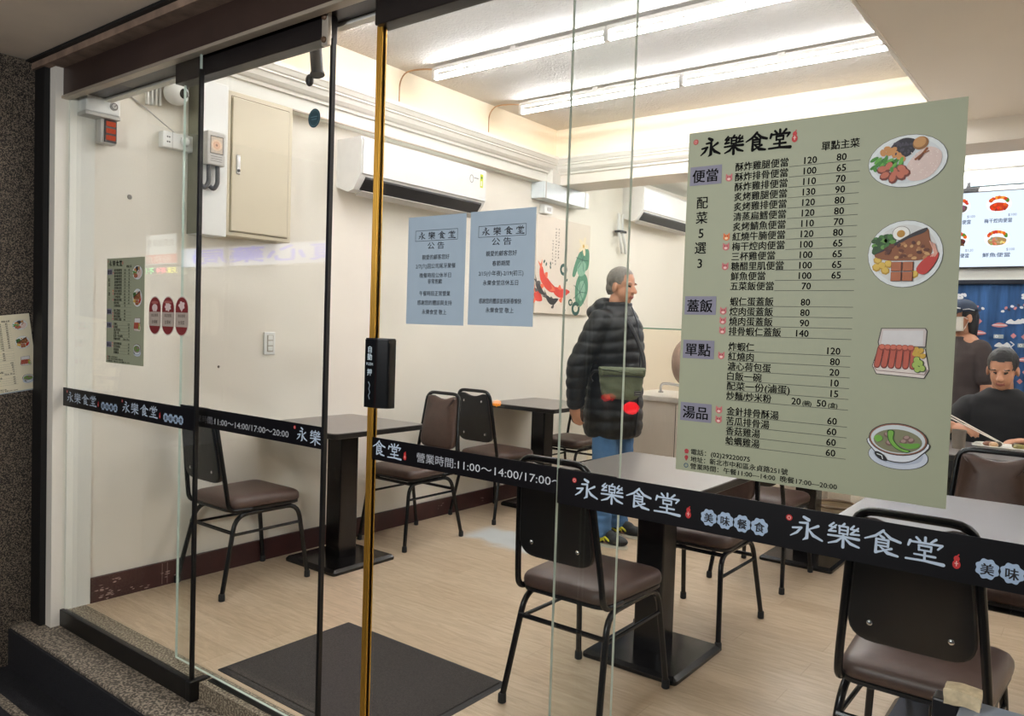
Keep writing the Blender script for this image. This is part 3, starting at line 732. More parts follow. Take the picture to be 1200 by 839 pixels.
# kitchen pipe set beside the second unit
t = thing('refrigerant_pipes', 'pair of pale insulated pipes under the far air conditioner', 'pipe', (X0 + .03, 6.35, 2.1))
for k in (0, 1):
    finish('pipe', tube(bmesh.new(), catmull([(.02, -.03 + k * .07, .33), (.02, -.02 + k * .07, .17), (.02, .03 + k * .07, .06), (.0, .09 + k * .07, -.02)], 6), .014, 8), M_WPLASTIC, t, True)
finish('clip', B(-.01, .05, -.04, .08, .155, .175, .002), M_DPLASTIC, t)
# duct box under the back beam and a small sensor
t = thing('duct_box', 'white boxed duct running under the beam at the far left corner', 'duct', (X0, 5.02, 2.375))
finish('casing', B(0, .125, 0, .66, 0, .128, .003), mat('white_duct_enamel', (226, 234, 236), .3), t)
for y in (.02, .60): finish('flange', B(0, .128, y, y + .012, -.002, .1295), M_GPLASTIC, t)
t = thing('motion_sensor', 'small white sensor below the boxed duct in the far left corner', 'sensor', (X0, 5.19, 2.275))
finish('case', B(0, .05, -.05, .07, 0, .07, .006), M_WPLASTIC, t); finish('eye', B(.048, .054, -.01, .04, .02, .05, .002), M_GPLASTIC, t)
# long-fish ink painting on canvas
t = wall_thing('painting', 'canvas ink painting of red carp and green lotus on the left wall', 'painting', 5.075, 1.470)
finish('canvas', B(0, .80, -.032, -.002, 0, .79, .003), mat('canvas_paper', (228, 216, 200), .7, var=.02), t)
A = Art(); RED = ink((206, 60, 44)); ORG = ink((224, 104, 70)); BLK = ink((48, 44, 44)); GR = ink((84, 134, 108)); GR2 = ink((132, 172, 148)); DG = ink((44, 82, 72)); CR = ink((238, 222, 186))
def carp(p, head, tail_spread, m, m2, layer, w=.05):
    """fish along spine p (tail to head)"""
    n = len(p); up = []; dn = []
    for i, (x, z) in enumerate(p):
        a = p[max(i - 1, 0)]; b = p[min(i + 1, n - 1)]; d = math.hypot(b[0] - a[0], b[1] - a[1]); nx, nz = -(b[1] - a[1]) / d, (b[0] - a[0]) / d
        k = w * (0.16 + .84 * math.sin(PI * min(1, (i + .6) / n) * .92)) / 2
        up.append((x + nx * k, z + nz * k)); dn.append((x - nx * k, z - nz * k))
    A.blob(up + [head] + dn[::-1], m, layer)
    x, z = p[0]; dx, dz = p[0][0] - p[1][0], p[0][1] - p[1][1]; d = math.hypot(dx, dz); dx, dz = dx / d, dz / d
    s = tail_spread
    A.blob([(x - dx * .02, z - dz * .02), (x + dx * .06 + dz * s, z + dz * .06 - dx * s), (x + dx * .03, z + dz * .03), (x + dx * .06 - dz * s, z + dz * .06 + dx * s)], m2, layer)
    q = p[n // 2]; e = p[n // 2 + 1]; fx, fz = e[0] - q[0], e[1] - q[1]; d = math.hypot(fx, fz); fx, fz = fx / d, fz / d
    for sg in (1, -1): A.blob([(q[0] + sg * -fz * w * .4, q[1] + sg * fx * w * .4), (q[0] - fx * .02 + sg * -fz * w * .95, q[1] - fz * .02 + sg * fx * w * .95), (q[0] - fx * .05 + sg * -fz * w * .6, q[1] - fz * .05 + sg * fx * w * .6)], m2, layer)
carp([(.07, .37), (.09, .30), (.14, .255), (.21, .215), (.27, .20)], (.30, .195), .03, RED, ORG, 2, .085)
carp([(.26, .20), (.31, .185), (.38, .175), (.45, .19)], (.50, .195), .03, RED, ORG, 3, .08)
carp([(-.0 + .015, .245), (.05, .20), (.10, .165)], (.15, .15), .02, BLK, ink((90, 84, 80)), 2, .055)
carp([(.16, .135), (.21, .105), (.26, .10), (.30, .115)], (.33, .125), .03, BLK, ink((90, 84, 80)), 4, .055)
carp([(.005, .17), (.03, .14), (.07, .12)], (.10, .105), .02, RED, ORG, 2, .09)
for q in ([(.53, .34), (.57, .45), (.64, .55), (.73, .60), (.79, .55), (.78, .42), (.70, .38), (.62, .40), (.57, .33)], [(.60, .10), (.58, .22), (.62, .33), (.70, .37), (.77, .33), (.785, .22), (.73, .12), (.66, .07)]):
    A.blob(q, GR, 2)
A.blob([(.60, .40), (.66, .47), (.74, .45), (.72, .36), (.64, .34)], GR2, 3); A.blob([(.63, .16), (.64, .27), (.71, .30), (.74, .22), (.69, .13)], GR2, 3)
for k in range(7): A.line([(.66, .20), (.66 + .11 * math.cos(k * .9), .20 + .13 * math.sin(k * .9))], .006, DG, 4)
for k in range(6): A.line([(.68, .48), (.68 + .10 * math.cos(k), .48 + .10 * math.sin(k))], .006, DG, 4)
for k in range(5): A.oval(.69 + .045 * math.cos(k * 1.25), .60 + .045 * math.sin(k * 1.25), .04, .02, CR, 5, k * 1.25)
A.oval(.69, .60, .016, .016, ink((212, 168, 84)), 6)
for x, z, r in ((.395, .375, .042), (.60, .055, .05), (.515, .105, .025)):
    A.ring(x, z, r, r * .9, r * .62, DG, 3, 14)
    A.line([(x, z), (x + r, z + r * .5)], .006, CR, 4)
for x, z in ((.45, .29), (.43, .03), (.14, .40), (.11, .42), (.20, .41), (.20, .38)): A.oval(x, z, .016, .009, DG, 3, x * 9)
rr = random.Random(11)
for cx, z0, z1 in ((.31, .70, .45), (.27, .70, .40), (.225, .60, .40)):
    z = z0
    while z > z1:
        for k in range(3): A.line([(cx + rr.uniform(-.008, .008), z + rr.uniform(-.008, .008)), (cx + rr.uniform(-.010, .010), z + rr.uniform(-.008, .008))], .0035, BLK, 2)
        z -= .026
A.build('ink_picture', t, (0, -.0323, 0))

# ================================================================== SIGNS AND POSTERS ON THE GLASS
P_BLK = mat('print_black', (7, 7, 7), .8, var=.04, scale=60, spec=.2); P_GRN = mat('sage_poster_paper', (162, 167, 139), .55, var=.015, scale=4); P_LAV = ink((136, 134, 150)); P_PIG = ink((205, 112, 112)); P_COW = ink((226, 120, 62)); P_LINE = ink((96, 98, 84))
W_, B_ = ink((226, 232, 230)), ink((200, 210, 214))
def dish_rice(A, x, z, rx, rz, rot):
    def p(u, v): return (x + u * rx * math.cos(rot) - v * rz * math.sin(rot), z + u * rx * math.sin(rot) + v * rz * math.cos(rot))
    def bl(pts, m, l): A.blob([p(*q) for q in pts], m, l)
    A.oval(x, z, rx * 1.015, rz * 1.02, ink((90, 92, 88)), 2, rot); A.oval(x, z, rx, rz, W_, 3, rot); A.oval(x, z, rx * .88, rz * .86, ink((214, 220, 220)), 4, rot)
    bl([(.05, -.75), (.0, -.2), (.25, .25), (.55, .45), (.85, .2), (.82, -.3), (.5, -.75)], ink((222, 200, 190)), 5)
    rr = random.Random(5)
    for k in range(46):
        u, v = rr.uniform(.08, .78), rr.uniform(-.65, .3); A.oval(*p(u, v), .0012, .0008, ink((236, 222, 212)), 6, rr.uniform(0, 3), 6)
    bl([(-.45, .35), (-.35, .72), (-.05, .9), (.25, .72), (.15, .3), (-.1, .15)], ink((38, 36, 44)), 5)
    for k in range(30):
        u, v = rr.uniform(-.4, .2), rr.uniform(.3, .8); A.oval(*p(u, v), .0028, .0016, ink((66, 62, 74)), 6, rr.uniform(0, 3), 7)
    A.oval(*p(.34, .62), rx * .2, rz * .25, ink((150, 104, 56)), 7, rot + .3); A.oval(*p(.32, .66), rx * .16, rz * .2, ink((196, 146, 88)), 8, rot + .3)
    for u, v in ((-.62, .42), (-.5, .55), (-.45, .38), (-.3, .3), (-.2, .22), (-.12, .12), (-.35, .48)): A.oval(*p(u, v), rx * .11, rz * .11, ink((206, 146, 84)), 6, u * 7, 8)
    for k in range(16):
        u = -.85 + (k % 8) * .1; v = .2 - (k // 8) * .2 - (k % 3) * .05 - (k % 8) * .02; A.oval(*p(u, v), rx * .13, rz * .07, ink(((70, 140, 48), (104, 176, 70), (52, 116, 40))[k % 3]), 6 + k % 2, .5 + (k % 4) * .25, 10)
    for u, v in ((-.62, -.25), (-.45, -.15), (-.55, -.5), (-.3, -.42), (-.35, -.62), (-.12, -.3), (-.15, -.55), (-.05, -.45)): A.oval(*p(u, v), rx * .16, rz * .17, ink((120, 58, 44)), 7, u * 5, 9); A.oval(*p(u - .01, v + .03), rx * .12, rz * .12, ink((196, 110, 84)), 8, u * 5, 9)
    for u, v in ((-.82, -.2), (-.38, -.28)): A.oval(*p(u, v), rx * .05, rz * .11, ink((72, 140, 50)), 9, .2, 8)
    A.line([p(.22, .02), p(.38, .18), p(.5, .38)], rx * .06, ink((140, 76, 30)), 7); A.line([p(.3, .0), p(.42, .22)], rx * .05, ink((110, 56, 24)), 8); A.line([p(.38, .2), p(.55, .28)], rx * .03, ink((150, 90, 40)), 8)
def dish_fish(A, x, z, rx, rz):
    def p(u, v): return (x + u * rx, z + v * rz)
    def bl(pts, m, l): A.blob([p(*q) for q in pts], m, l, 4)
    A.oval(x, z, rx * 1.015, rz * 1.015, ink((90, 92, 88)), 2); A.oval(x, z, rx, rz, W_, 3); A.oval(x, z, rx * .88, rz * .88, ink((216, 218, 214)), 4)
    rr = random.Random(6)
    bl([(-.9, .05), (-.75, .45), (-.5, .62), (-.25, .48), (-.3, .2), (-.6, -.02)], ink((44, 84, 36)), 5)
    for k in range(26): u, v = rr.uniform(-.85, -.3), rr.uniform(.1, .56); A.oval(*p(u, v), rx * .08, rz * .07, ink(((62, 116, 48), (96, 150, 66), (38, 76, 32))[k % 3]), 6, 0, 8)
    A.oval(*p(-.12, .62), rx * .24, rz * .22, ink((120, 116, 104)), 5); A.oval(*p(-.12, .62), rx * .225, rz * .205, ink((240, 240, 232)), 6); A.oval(*p(-.12, .61), rx * .11, rz * .11, ink((186, 138, 52)), 7)
    bl([(-.82, -.02), (-.3, .3), (.2, .6), (.56, .74), (.64, .5), (.72, .05), (.5, -.18), (.0, -.2), (-.5, -.18)], ink((140, 84, 48)), 7)
    bl([(-.82, -.0), (-.3, .32), (.2, .62), (.56, .76), (.5, .62), (.1, .46), (-.35, .2)], ink((44, 40, 44)), 8)
    for k in range(34):
        u = rr.uniform(-.55, .62); v = rr.uniform(-.15, .42) * (.5 + .5 * (u + .6)); A.oval(*p(u, v), rx * rr.uniform(.04, .09), rz * .05, ink(((182, 128, 80), (104, 56, 34), (206, 160, 104), (84, 40, 28))[k % 4]), 9 + k % 2, rr.uniform(0, 3), 8)
    for u, v in ((-.72, -.18), (-.6, -.35), (-.75, -.4), (-.5, -.5), (-.42, -.3), (.28, -.62)): A.oval(*p(u, v), rx * .13, rz * .12, ink((190, 150, 50)), 6, u, 7); A.oval(*p(u, v + .02), rx * .10, rz * .09, ink((222, 188, 84)), 7, u, 7)
    for i in (0, 1):
        for j in (0, 1): A.rect(x + (-.34 + i * .31) * rx, z + (-.82 + j * .30) * rz, x + (-.05 + i * .31) * rx, z + (-.54 + j * .30) * rz, ink((104, 52, 30)), 10); A.rect(x + (-.33 + i * .31) * rx, z + (-.81 + j * .30) * rz, x + (-.07 + i * .31) * rx, z + (-.55 + j * .30) * rz, ink((178, 104, 66)), 11)
    bl([(.34, -.45), (.5, -.2), (.75, -.02), (.9, .0), (.82, -.3), (.6, -.6), (.42, -.6)], ink((196, 58, 48)), 10)
    for k in range(3): A.line([p(.66 + k * .06, .35 - k * .04), p(.8 + k * .03, .0), p(.7 + k * .05, -.1)], rx * .03, ink((228, 170, 150)), 11)
def dish_box(A, x0, z0, x1, z1):
    W, H = x1 - x0, z1 - z0
    def p(u, v): return (x0 + u * W, z0 + v * H)
    E = ink((60, 54, 50)); C1 = ink((226, 216, 206)); C2 = ink((206, 196, 190))
    A.poly([p(.10, .62), p(.08, .70), (p(.13, .98)), p(.90, 1.0), p(.93, .95), p(.92, .62)], E, 2); A.poly([p(.115, .64), p(.10, .70), p(.145, .965), p(.89, .985), p(.915, .94), p(.905, .64)], C2, 3); A.poly([p(.15, .66), p(.17, .93), p(.86, .95), p(.87, .66)], ink((216, 214, 212)), 4)
    A.poly([p(.10, .62), p(.92, .60), p(1.0, .18), p(.92, .02), p(.08, .06), p(0, .22)], E, 2); A.poly([p(.115, .61), p(.905, .59), p(.985, .19), p(.91, .035), p(.09, .075), p(.015, .22)], C1, 3)
    for k in range(6): A.line([p(.14 + k * .115, .58), p(.09 + k * .125, .24)], W * .115, ink((126, 52, 40)), 5 + k % 2); A.line([p(.145 + k * .115, .57), p(.095 + k * .125, .25)], W * .09, ink((188, 88, 68)), 7 + k % 2)
    for k in range(6): A.oval(*p(.17 + k * .1, .60), W * .065, H * .065, ink((150, 66, 50)), 9, 0, 10); A.oval(*p(.17 + k * .1, .61), W * .05, H * .045, ink((206, 108, 84)), 10, 0, 10)
    for u, v in ((.76, .58), (.84, .56), (.8, .48), (.88, .46), (.75, .5)): A.oval(*p(u, v), W * .055, H * .05, ink((206, 166, 62)), 9, u, 8)
    for u, v in ((.76, .28), (.84, .32), (.88, .22), (.80, .20), (.78, .38)): A.oval(*p(u, v), W * .06, H * .07, ink((50, 84, 34)), 10, 0, 14); A.oval(*p(u, v), W * .05, H * .058, ink((164, 190, 92)), 11, 0, 14)
    A.line([p(.04, .2), p(.09, .14), p(.92, .10), p(.97, .2)], W * .012, ink((150, 120, 112)), 6)
def dish_soup(A, x, z, rx):
    E = ink((56, 50, 48)); BW = ink((196, 204, 214))
    A.oval(x + rx * .02, z - rx * .50, rx * 1.02, rx * .50, E, 2); A.oval(x + rx * .02, z - rx * .50, rx, rx * .48, ink((200, 208, 218)), 3); A.oval(x + rx * .02, z - rx * .44, rx * .85, rx * .38, ink((178, 188, 202)), 4)
    A.blob([(x - rx * .98, z + .1 * rx), (x - rx * .75, z - rx * .45), (x - rx * .3, z - rx * .72), (x + rx * .3, z - rx * .72), (x + rx * .75, z - rx * .45), (x + rx * .98, z + .1 * rx)], E, 5); A.blob([(x - rx * .95, z + .1 * rx), (x - rx * .72, z - rx * .43), (x - rx * .3, z - rx * .68), (x + rx * .3, z - rx * .68), (x + rx * .72, z - rx * .43), (x + rx * .95, z + .1 * rx)], ink((222, 228, 232)), 6)
    A.oval(x, z + rx * .12, rx * 1.0, rx * .60, E, 7); A.oval(x, z + rx * .12, rx * .97, rx * .57, ink((146, 96, 74)), 8); A.oval(x, z + rx * .12, rx * .92, rx * .53, ink((206, 214, 214)), 9); A.oval(x, z + rx * .06, rx * .82, rx * .43, ink((128, 128, 96)), 10)
    for u, v in ((-.35, .25), (-.28, -.05), (.3, .2), (.45, .12), (.2, .05)): A.oval(x + u * rx, z + v * rx, rx * .13, rx * .10, ink((120, 92, 84)), 11, u, 9); A.oval(x + u * rx, z + v * rx + .03 * rx, rx * .09, rx * .06, ink((168, 140, 130)), 12, u, 9)
    A.blob([(x - rx * .35, z + rx * .42), (x - rx * .12, z + rx * .42), (x - rx * .12, z + rx * .1), (x + rx * .12, z - rx * .15), (x + rx * .45, z - rx * .25), (x + rx * .3, z - rx * .34), (x - rx * .05, z - rx * .22), (x - rx * .3, z + rx * .05)], ink((44, 90, 28)), 13)
    A.blob([(x - rx * .32, z + rx * .39), (x - rx * .14, z + rx * .39), (x - rx * .15, z + rx * .1), (x + rx * .1, z - rx * .18), (x + rx * .4, z - rx * .26), (x + rx * .28, z - rx * .31), (x - rx * .05, z - rx * .19), (x - rx * .27, z + rx * .06)], ink((118, 176, 66)), 14)
    A.blob([(x + rx * .05, z - rx * .02), (x + rx * .4, z + rx * .0), (x + rx * .72, z + rx * .05), (x + rx * .7, z - rx * .1), (x + rx * .35, z - rx * .18)], ink((104, 164, 60)), 13)
    A.blob([(x - rx * .8, z + rx * .15), (x - rx * .6, z + rx * .22), (x - rx * .5, z + rx * .08), (x - rx * .68, z - rx * .04)], ink((112, 172, 62)), 13)
    A.oval(x - rx * .55, z - rx * .55, rx * .24, rx * .11, ink((26, 26, 26)), 15, -.6); A.line([(x - rx * .66, z - rx * .48), (x - rx * .5, z - rx * .53), (x - rx * .46, z - rx * .65)], rx * .03, W_, 16)
def logo_row(A, xs, z, w, h, m, layer, k=1.0):
    for ch, x in zip('永樂食堂', xs): A.brush(ch, x, z, w, h, m, layer, k)

MENU = [('酥炸雞腿便當', 120, 80, 0), ('酥炸排骨便當', 100, 65, 1), ('酥炸雞排便當', 110, 70, 0), ('炙烤雞腿便當', 130, 90, 0), ('炙烤雞排便當', 120, 80, 0), ('清蒸扁鱈便當', 120, 80, 0), ('炙烤鯖魚便當', 110, 70, 0),
        ('紅燒牛腩便當', 120, 80, 2), ('梅干焢肉便當', 100, 65, 1), ('三杯雞便當', 100, 65, 0), ('糖醋里肌便當', 100, 65, 1), ('鮮魚便當', 100, 65, 0), ('五菜飯便當', 70, None, 0)]
RICE = [('蝦仁蛋蓋飯', 80, 0), ('焢肉蛋蓋飯', 80, 1), ('燒肉蛋蓋飯', 90, 1), ('排骨蝦仁蓋飯', 140, 1)]
SIDE = [('炸蝦仁', '120', 0), ('紅燒肉', '80', 1), ('溏心荷包蛋', '20', 0), ('白飯一碗', '10', 0), ('配菜一份(滷蛋)', '15', 0), ('炒麵/炒米粉', None, 0)]
SOUP = [('金針排骨酥湯', 60, 1), ('苦瓜排骨湯', 60, 1), ('香菇雞湯', 60, 0), ('蛤蠣雞湯', 60, 0)]
def make_menu(label, loc, rotz, paper, name='menu_poster'):
    """0.515 x 0.715 m sheet; local origin = lower left corner"""
    t = thing(name, label, 'menu', loc, rotz)
    bm = bmesh.new()
    nx, nz = 12, 14
    def yy(u, v): return -.0015 - .006 * max(0, u - .75) ** 1.0 * max(0, .5 - v) * 2
    g = {}
    for i in range(nx + 1):
        for j in range(nz + 1): g[i, j] = bm.verts.new((i / nx * .515, yy(i / nx, j / nz) if 0 else -.0015, j / nz * .715))
    for i in range(nx):
        for j in range(nz): bm.faces.new((g[i, j], g[i + 1, j], g[i + 1, j + 1], g[i, j + 1]))
    r = bmesh.ops.extrude_face_region(bm, geom=bm.faces[:]); bmesh.ops.translate(bm, verts=[v for v in r['geom'] if isinstance(v, bmesh.types.BMVert)], vec=(0, .0012, 0))
    finish('sheet', bm, paper, t)
    O = (0, -.0018, 0)
    A = Art()
    logo_row(A, (.028, .078, .125, .172), .662, .042, .037, P_BLK, 1, 1.45)
    seal_dot(A, .016, .695, .0055, 1); seal_gourd(A, .222, .671, .022, 1)
    A.build('logo', t, O)
    A = Art(); A.text('單點主菜', .274, .650, .0185, P_BLK, 1, width=.068, bold=.02); A.build('column_heading', t, O)
    A = Art(); pr = Art(); pr2 = Art(); pr3 = Art(); li = Art()
    def icon(z, kind):
        m = P_PIG if kind == 1 else P_COW
        ic = Art()
        ic.oval(.092, z + .006, .0072, .0062, m, 1); ic.poly([(.085, z + .009), (.0855, z + .016), (.090, z + .012)], m, 1); ic.poly([(.099, z + .009), (.0985, z + .016), (.094, z + .012)], m, 1)
        ic.oval(.092, z + .0045, .0034, .0024, ink((236, 200, 190) if kind == 1 else (250, 220, 170)), 2, 0, 12); ic.oval(.0895, z + .009, .0009, .0009, P_BLK, 2, 0, 8); ic.oval(.0945, z + .009, .0009, .0009, P_BLK, 2, 0, 8)
        ic.build('pig_icon' if kind == 1 else 'ox_icon', t, O)
    def rule(z, x0): li.rect(x0, z, .345, z + .0011, P_LINE, 1)
    for i, (s, a, b, k) in enumerate(MENU):
        z = .627 - i * .02015
        A.text(s, .105, z, .0185, P_BLK, 1, width=.0178 * len(s), bold=.018)
        pr.text(str(a), .266, z, .0185, P_BLK, 1, align='r', bold=.018)
        if b: pr2.text(str(b), .320, z, .0185, P_BLK, 1, align='r', bold=.018)
        if k: icon(z, k)
        rule(z - .0030, .106 + .018 * len(s) if i < 10 else .196)
    for i, (s, a, k) in enumerate(RICE):
        z = .354 - i * .02015; A.text(s, .106, z, .0185, P_BLK, 1, width=.0178 * len(s), bold=.018); pr.text(str(a), .266, z, .0185, P_BLK, 1, align='r', bold=.018); rule(z - .0030, .106)
        if k: icon(z, k)
    for i, (s, a, k) in enumerate(SIDE):
        z = .262 - i * .0202; A.text(s, .107, z, .0185, P_BLK, 1, width=.0178 * (len(s) if '(' not in s and '/' not in s else len(s) - .8), bold=.018); rule(z - .0030, .107)
        if a: pr3.text(a, .326, z, .0185, P_BLK, 1, align='r', bold=.018)
        else:
            pr3.text('20', .240, z, .0185, P_BLK, 1, bold=.018); pr3.text('(碗)', .261, z, .011, P_BLK, 1, bold=.02); pr3.text('50', .288, z, .0185, P_BLK, 1, bold=.018); pr3.text('(盒)', .309, z, .011, P_BLK, 1, bold=.02)
        if k: icon(z, k)
    for i, (s, a, k) in enumerate(SOUP):
        z = .129 - i * .0202; A.text(s, .109, z, .0185, P_BLK, 1, width=.0178 * len(s), bold=.018); pr3.text(str(a), .326, z, .0185, P_BLK, 1, align='r', bold=.018); rule(z - .0030, .109)
        if k: icon(z, k)
    A.build('dish_names', t, O); A = Art()
    A.text('電話：(02)29220075', .034, .037, .0135, P_BLK, 1, width=.128, bold=.015)
    A.text('地址：新北市中和區永貞路251號', .034, .0215, .0135, P_BLK, 1, width=.205, bold=.015)
    A.text('營業時間：午餐11:00—14:00  晚餐17:00—20:00', .034, .0065, .0135, P_BLK, 1, width=.298, bold=.015)
    A.build('contact_lines', t, O); pr.build('meal_prices', t, O); pr2.build('main_dish_prices', t, O); pr3.build('side_prices', t, O); li.build('rules', t, O)
    ic = Art(); ic.oval(.024, .0425, .005, .0042, ink((176, 54, 60)), 1, 0, 14); ic.rect(.020, .037, .028, .042, ink((176, 54, 60)), 1); ic.build('telephone_icon', t, O)
    ic = Art(); ic.oval(.024, .029, .0042, .0042, ink((176, 54, 60)), 1, 0, 14); ic.poly([(.0205, .027), (.0275, .027), (.024, .0205)], ink((176, 54, 60)), 1); ic.build('place_icon', t, O)
    ic = Art(); ic.ring(.024, .0115, .0042, .0042, .0016, ink((60, 90, 116)), 1, 16)
    ic.build('clock_icon', t, O)
    for s, z in (('便當', .604), ('蓋飯', .3325), ('單點', .240), ('湯品', .107)):
        A = Art(); A.rect(.006, z, .076, z + .039, P_LAV, 1); A.text(s, .012, z + .008, .0285, P_BLK, 2, width=.056, bold=.02); A.build('section_tag', t, O)
    A = Art()
    for k, ch in enumerate('配菜5選3'): A.text(ch, .036, .557 - k * .0315, .0270, P_BLK, 1, align='c', bold=.015)
    A.build('vertical_heading', t, O)
    A = Art(); dish_rice(A, .424, .614, .064, .046, .03); A.build('rice_plate_picture', t, O)
    A = Art(); dish_fish(A, .428, .448, .061, .0595); A.build('fish_plate_picture', t, O)
    A = Art(); dish_box(A, .383, .224, .478, .316); A.build('lunch_box_picture', t, O)
    A = Art(); dish_soup(A, .433, .108, .049); A.build('soup_bowl_picture', t, O)
    return t
menu = make_menu('large sage green menu poster with prices and four dish pictures, on the window', (-0.732, YF - .005, 1.056), 0, P_GRN)
m2 = dup(menu, (-3.318, YF + .0075, 1.148), 0, 'small narrow grey green menu poster on the left window above the red stickers', scale=.600)
m2.location.y = YF - .006
PAP = mat('cream_menu_paper', (226, 218, 190), .5, var=.02)
m3 = make_menu('tilted cream menu sheet taped on the dark pebble pillar at far left', (-3.868, 1.2425, 1.000), WR, PAP)
m3.scale = (.475,) * 3
m3.rotation_euler = Matrix.Rotation(WR, 3, 'Z').to_4x4().to_euler()
m3.matrix_world = Matrix.Translation((-3.866, 1.500 - .2446 * math.cos(.13), .992 - .2446 * math.sin(.13) + .012)) @ Matrix.Rotation(WR, 4, 'Z') @ Matrix.Rotation(-.13, 4, 'Y') @ Matrix.Scale(.475, 4)
finish('plastic_sleeve', B(.02, .535, .0005, .0015, -.012, .30), ink((170, 180, 186), .2), m3)

# black logo bands
M_BAND = mat('black_vinyl_band', (10, 9, 12), .4, var=.06, spec=.35)
M_BLET = ink((196, 212, 228)); M_BPALE = ink((168, 190, 214))
def flower_row(A, x, z, r, step, drop=0.0, chars='美味餐食'):
    for k, ch in enumerate(chars):
        A.oval(x + k * step, z, r, r, M_BPALE, 2, lobes=8, depth=.14)
        A.text(ch, x + k * step, z - r * .48, r * 1.15, ink((20, 20, 26)), 3, align='c', bold=.03)
def band(label, x0, x1, z0, z1, y, content, inside=False):
    t = thing('window_band', label, 'window band', (x0, y - .0055, z0))
    finish('strip', B(0, x1 - x0, -.0009, 0, 0, z1 - z0), M_BAND, t)
    def part(name, draw):
        A = Art(); draw(A); A.build(name, t, (0, -.0010, 0))
    content(part, -x0, -z0)
    return t
def right_band(part, ox, oz):
    for base in (-.990, -.488, .014, .516):
        part('logo', lambda A: (logo_row(A, [base + ox + q for q in (.006, .074, .142, .212)], .9555 + oz, .060, .0445, M_BLET, 2, 1.0), seal_dot(A, base + ox + .002, .994 + oz, .006), seal_gourd(A, base + ox + .292, .955 + oz, .024)))
        part('flower_badges', lambda A: flower_row(A, base + ox + .338, .9645 + oz, .0185, .036))
band('black logo band across the right window pane, below the large menu poster', -1.036, X1, .932, 1.016, YF, right_band)
def hours(A, x0, x1, ox, oz, m1, m2):
    A.text('營業時間:', x0 + ox, .957 + oz, .0300, ink(m1), 2, width=.150); A.text('11:00～14:00/17:00～20:00', x1 + ox, .957 + oz, .0300, ink(m2), 2, width=.440)
def door_band(part, ox, oz):
    part('logo', lambda A: (A.brush('食', -1.748 + ox, .953 + oz, .052, .044, M_BLET, 2, 1.0), A.brush('堂', -1.684 + ox, .951 + oz, .056, .044, M_BLET, 2, 1.0), seal_gourd(A, -1.612 + ox, .953 + oz, .024)))
    part('opening_hours', lambda A: hours(A, -1.565, -1.407, ox, oz, (186, 190, 196), (206, 210, 214)))
band('black band with opening hours across the right sliding door leaf', -1.757, -0.91, .938, 1.005, YD, door_band)
def leaf_band(part, ox, oz):
    part('opening_hours', lambda A: hours(A, -2.757, -2.600, ox, oz, (126, 126, 130), (196, 200, 204)))
    part('logo', lambda A: (seal_dot(A, -2.128 + ox, .995 + oz, .006), A.brush('永', -2.115 + ox, .953 + oz, .052, .044, M_BLET, 2, 1.0), A.brush('樂', -2.048 + ox, .949 + oz, .054, .046, M_BLET, 2, 1.0)))
band('black band with opening hours across the open left door leaf', -2.840, -1.992, .938, 1.010, YD, leaf_band)
def left_band(part, ox, oz):
    for b in (-3.684, -3.180):
        part('logo', lambda A: (logo_row(A, [b + ox + q for q in (.008, .078, .152, .224)], .953 + oz, .060, .044, M_BLET, 2, 1.0), seal_dot(A, b + ox + .006, .998 + oz, .006), seal_gourd(A, b + ox + .302, .955 + oz, .022)))
        part('flower_badges', lambda A: flower_row(A, b + ox + .345, .963 + oz, .0180, .036))
band('black logo band across the fixed left window pane, ending at the wall', -3.734, -2.644, .932, 1.014, YF, left_band)

# notices on the door leaf
M_NOTE = mat('pale_blue_notice_paper', (166, 184, 198), .5, var=.015)
def notice(label, x0, x1, z0, z1, rows, rot=0):
    t = thing('notice_sheet', label, 'notice', (x0, YD - .0055, z0))
    finish('sheet', B(0, x1 - x0, -.0009, 0, 0, z1 - z0), M_NOTE, t)
    A = Art(); W = x1 - x0; k = ink((38, 40, 46))
    A.frame(.030, z1 - z0 - .069, W - .030, z1 - z0 - .040, .0012, k, 1)
    logo_row(A, [.036 + q for q in (.006, .044, .082, .120)], z1 - z0 - .065, .026, .020, k, 1, 1.15)
    A.build('logo', t, (0, -.0010, 0))
    A = Art()
    last = 0
    for s, z, w in rows:
        if last - z > .030: A.build('announcement', t, (0, -.0010, 0)); A = Art()
        A.text(s, W / 2, z - z0, .0150 if s != '公 告' else .021, k, 1, width=w, align='c', bold=.008); last = z
    A.build('closing_lines', t, (0, -.0010, 0))
    return t
notice('left pale blue notice sheet of the pair taped on the sliding door glass', -1.6235, -1.4035, 1.349, 1.654,
       [('公 告', 1.563, .063), ('親愛的顧客您好', 1.533, .104), ('2/7(六)因公司尾牙聚餐', 1.508, .152), ('晚餐時段公休半日', 1.482, .120), ('非常抱歉', 1.465, .055), ('午餐時段正常營業', 1.431, .118), ('感謝您的體諒與支持', 1.405, .132), ('永樂食堂 敬上', 1.379, .094)])
notice('right pale blue notice sheet of the pair, overlapping the carp painting', -1.388, -1.170, 1.352, 1.655,
       [('公 告', 1.565, .065), ('親愛的顧客您好', 1.536, .103), ('春節期間', 1.510, .058), ('2/15(小年夜)-2/19(初三)', 1.484, .150), ('永樂食堂店休五日', 1.459, .118), ('感謝您的體諒並祝新春愉快', 1.411, .142), ('永樂食堂 敬上', 1.387, .094)])
